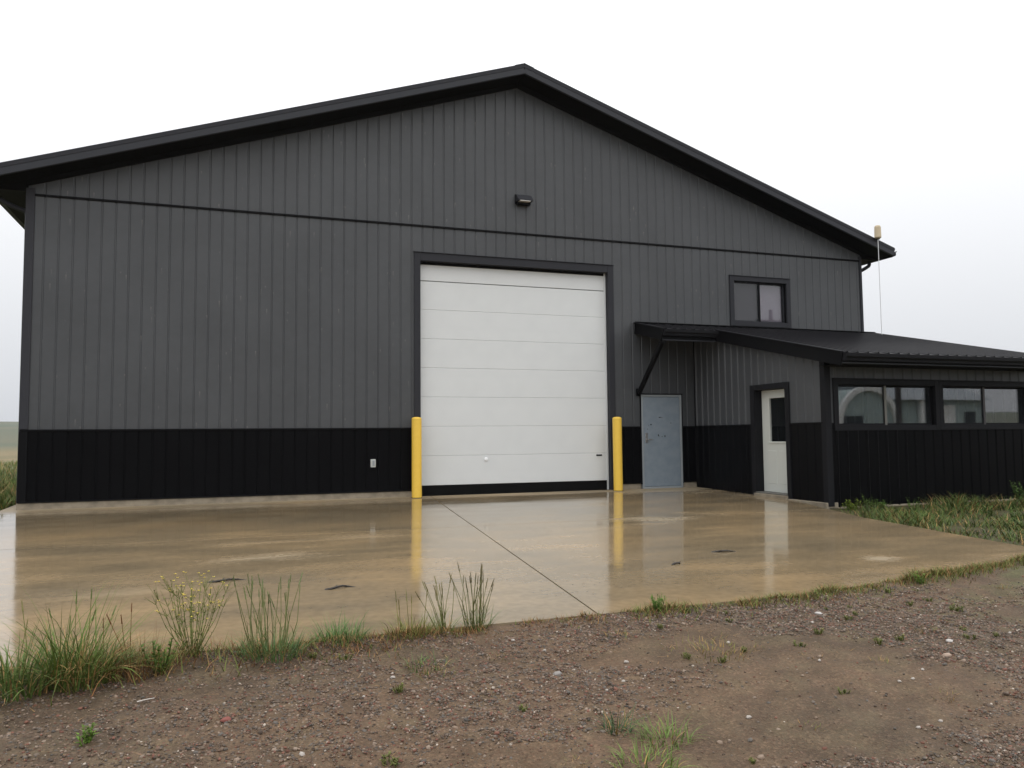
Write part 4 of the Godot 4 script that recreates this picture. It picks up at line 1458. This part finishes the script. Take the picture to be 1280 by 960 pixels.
func build_stones() -> void:
	var palette := [Color(0.135, 0.09, 0.066), Color(0.10, 0.076, 0.058), Color(0.185, 0.135, 0.10), Color(0.15, 0.072, 0.052), Color(0.095, 0.085, 0.075), Color(0.2, 0.155, 0.12), Color(0.08, 0.06, 0.047), Color(0.12, 0.10, 0.083)]
	var shapes: Array[ArrayMesh] = []
	for k in 5:
		shapes.append(pebble(100 + k))
	var root := Node3D.new()
	root.name = "gravel"
	root.set_meta("kind", "stuff")
	root.set_meta("label", "loose brown and grey gravel scattered over the yard")
	add_child(root)
	for k in 5:
		var coarse := k == 4
		var mm := MultiMesh.new()
		mm.transform_format = MultiMesh.TRANSFORM_3D
		mm.use_colors = true
		mm.mesh = shapes[k]
		mm.instance_count = 9000 if coarse else 44000
		for i in mm.instance_count:
			var z := 10.35 + 3.6 * rng.randf()
			var x := -3.0 + rng.randf_range(-1.0, 1.0) * 3.0 + rng.randf_range(0.0, 6.0)
			# thicker in some swathes, bare mud in others
			for t in 4:
				if patchy.get_noise_2d(x * 1.3, z * 1.3) * 1.5 + rng.randf() * 0.5 + (0.45 if x < -2.1 else 0.0) > 0.12 + (0.35 if absf(z - 11.6 - 0.25 * x) < 0.22 or absf(z - 13.1 - 0.2 * x) < 0.2 else 0.0):
					break
				z = 10.35 + 3.6 * rng.randf()
				x = -3.0 + rng.randf_range(-1.0, 1.0) * 3.0 + rng.randf_range(0.0, 6.0)
			var s := 0.003 + 0.008 * pow(rng.randf(), 3.0) + (0.008 * rng.randf() if rng.randf() < 0.015 else 0.0)
			if coarse:
				s = 0.006 + 0.013 * pow(rng.randf(), 2.0)
			var b := Basis.from_euler(Vector3(rng.randf_range(-0.3, 0.3), rng.randf() * TAU, rng.randf_range(-0.3, 0.3))).scaled(Vector3.ONE * s)
			mm.set_instance_transform(i, Transform3D(b, Vector3(x, ground_y(x, z) + s * (-0.1 if coarse else 0.15), z)))
			var c: Color = palette[rng.randi() % palette.size()]
			if not coarse and rng.randf() < 0.018:
				c = Color(0.36, 0.31, 0.26)
			var v := rng.randf_range(0.8, 1.5)
			mm.set_instance_color(i, Color(c.r * v, c.g * v, c.b * v))
		var o := MultiMeshInstance3D.new()
		o.name = "pebbles"
		o.multimesh = mm
		o.material_override = M.stone
		o.set_meta("kind", "stuff")
		root.add_child(o, true)
	# the larger stones
	var big := [
		[0.68, 12.03, 0.045, Color(0.36, 0.27, 0.21), "largest pale tan stone lying in the gravel at the lower right"],
		[0.98, 11.78, 0.034, Color(0.48, 0.45, 0.42), "flat whitish stone up and right of the largest tan stone"],
		[-3.72, 11.68, 0.034, Color(0.22, 0.075, 0.06), "dull red stone in the gravel at the lower left"],
		[-1.83, 11.5, 0.04, Color(0.27, 0.25, 0.235), "flat grey stone in the gravel left of the dry grass patch"],
		[0.62, 10.9, 0.034, Color(0.5, 0.47, 0.45), "small white stone near the apron edge at the right"]]
	for s: Array in big:
		var o := MeshInstance3D.new()
		o.name = numbered("stone")
		var mb := pebble(7 + int(s[0] * 100))
		o.mesh = mb
		var m := mat(Color(s[3].r, s[3].g, s[3].b).linear_to_srgb(), 0.6, 0.35)
		o.material_override = m
		add_child(o)
		o.position = Vector3(s[0], ground_y(s[0], s[1]) + s[2] * 0.2, s[1])
		o.scale = Vector3(s[2], s[2] * 0.7, s[2])
		o.rotation.y = rng.randf() * TAU
		tag(o, s[4], "stone")
	for i in 40:
		var o := MeshInstance3D.new()
		o.name = numbered("pale_stone")
		o.mesh = shapes[i % 5]
		o.material_override = M.pale_stone if i % 3 else M.tan_stone
		add_child(o)
		var x := rng.randf_range(-4.0, 3.2)
		var z := rng.randf_range(10.7, 13.0)
		var k := rng.randf_range(0.012, 0.022)
		o.position = Vector3(x, ground_y(x, z) + k * 0.2, z)
		o.rotation.y = rng.randf() * TAU
		o.scale = Vector3(k, k, k)
		tag(o, "small pale stone lying in the brown gravel", "stone", "pale stones in the gravel")


func build_litter() -> void:
	var wet := mat(lin(0.02, 0.015, 0.012), 0.4)
	for s: Array in [[-3.72, 7.9, 0.34, 0.1, "dark curled strip of debris on the wet apron left of centre"], [1.68, 8.1, 0.3, -0.2, "dark thin twig on the wet apron in front of the right bollard"], [0.75, 8.6, 0.16, 0.5, "small dark leaf scrap on the apron nearest the concrete joint"], [-2.75, 8.6, 0.28, 0.15, "thin dark stem lying behind the broad grass clump"]]:
		var mb := MB.new()
		var pts: Array = []
		for k in 6:
			var f := k / 5.0 - 0.5
			pts.append(Vector3(f * s[2], 0.006 + 0.012 * cos(f * 5.0), 0.02 * sin(f * 7.0 + s[0])))
		mb.tube(pts, 0.013, 0.006, 6)
		for k in 3:
			mb.blade(pts[1 + k], Vector3(rng.randf_range(-1, 1), 0.25, rng.randf_range(-1, 1)), 0.06, 0.02, 0.6, 2)
		var o := obj("twig", mb, wet)
		o.position = Vector3(s[0], apron_y(s[1]), s[1])
		o.rotation.y = s[3]
		tag(o, s[4], "debris")
	var mb2 := MB.new()
	mb2.tube([Vector3(-0.06, 0.012, 0), Vector3(0, 0.018, 0.004), Vector3(0.07, 0.014, -0.006)], 0.005, 0.003, 6)
	var st := obj("stick", mb2, mat(lin(0.6, 0.55, 0.5), 0.7))
	st.position = Vector3(-4.14, ground_y(-4.14, 11.15), 11.15)
	st.rotation.y = 0.3
	st.scale = Vector3(0.7, 0.7, 0.7)
	tag(st, "short white stick on the gravel below the dry weeds", "stick")


func _ready() -> void:
	rng.seed = 20260206
	# camera
	var cam := Camera3D.new()
	cam.name = "camera"
	cam.position = Vector3(-3.7298, 1.1820, 16.0884)
	cam.rotation = Vector3(deg_to_rad(3.7979), deg_to_rad(-19.5238), deg_to_rad(-0.5558))
	cam.fov = 51.2174
	cam.near = 0.1
	cam.far = 6000.0
	add_child(cam)
	cam.current = true
	# overcast sky, three times as bright overhead as at the horizon
	var sky := ProceduralSkyMaterial.new()
	sky.sky_top_color = lin(0.985, 0.99, 1.0)
	sky.sky_horizon_color = lin(0.325, 0.335, 0.352)
	sky.sky_curve = 0.6
	sky.sky_energy_multiplier = 1.0
	sky.energy_multiplier = 2.0
	sky.ground_horizon_color = lin(0.12, 0.11, 0.09)
	sky.ground_bottom_color = lin(0.05, 0.045, 0.035)
	sky.ground_energy_multiplier = 1.0
	sky.sun_angle_max = 0.0
	var env := Environment.new()
	env.background_mode = Environment.BG_SKY
	env.sky = Sky.new()
	env.sky.sky_material = sky
	env.tonemap_mode = Environment.TONE_MAPPER_LINEAR
	env.tonemap_exposure = 1.0
	env.fog_enabled = true   # rain haze over the far fields
	env.fog_density = 0.0002
	env.fog_light_color = Color(0.93, 0.95, 0.98)
	env.sdfgi_enabled = true
	env.ssao_enabled = true
	env.ssil_enabled = true
	var we := WorldEnvironment.new()
	we.name = "world"
	we.environment = env
	add_child(we)
	var sun := DirectionalLight3D.new()
	sun.name = "sun"
	sun.light_energy = 0.15
	sun.light_color = Color(1.0, 0.97, 0.93)
	sun.light_angular_distance = 60.0
	sun.shadow_enabled = true
	sun.sky_mode = DirectionalLight3D.SKY_MODE_LIGHT_ONLY
	sun.rotation = Vector3(deg_to_rad(-62), deg_to_rad(20), 0)
	add_child(sun)

	hills.frequency = 0.02
	hills.seed = 11
	bumps.frequency = 1.6
	bumps.seed = 12
	bumps.fractal_octaves = 4
	patchy.frequency = 0.35
	patchy.seed = 13
	patchy.fractal_octaves = 4
	materials()
	M.pale_stone = mat(lin(0.42, 0.38, 0.34), 0.5, 0.35)
	M.tan_stone = mat(lin(0.27, 0.2, 0.15), 0.5, 0.35)

	build_ground()
	build_apron()
	build_hall()
	build_lean_to()
	build_fixtures()
	build_across()
	build_plants()
	build_stones()
	build_litter()
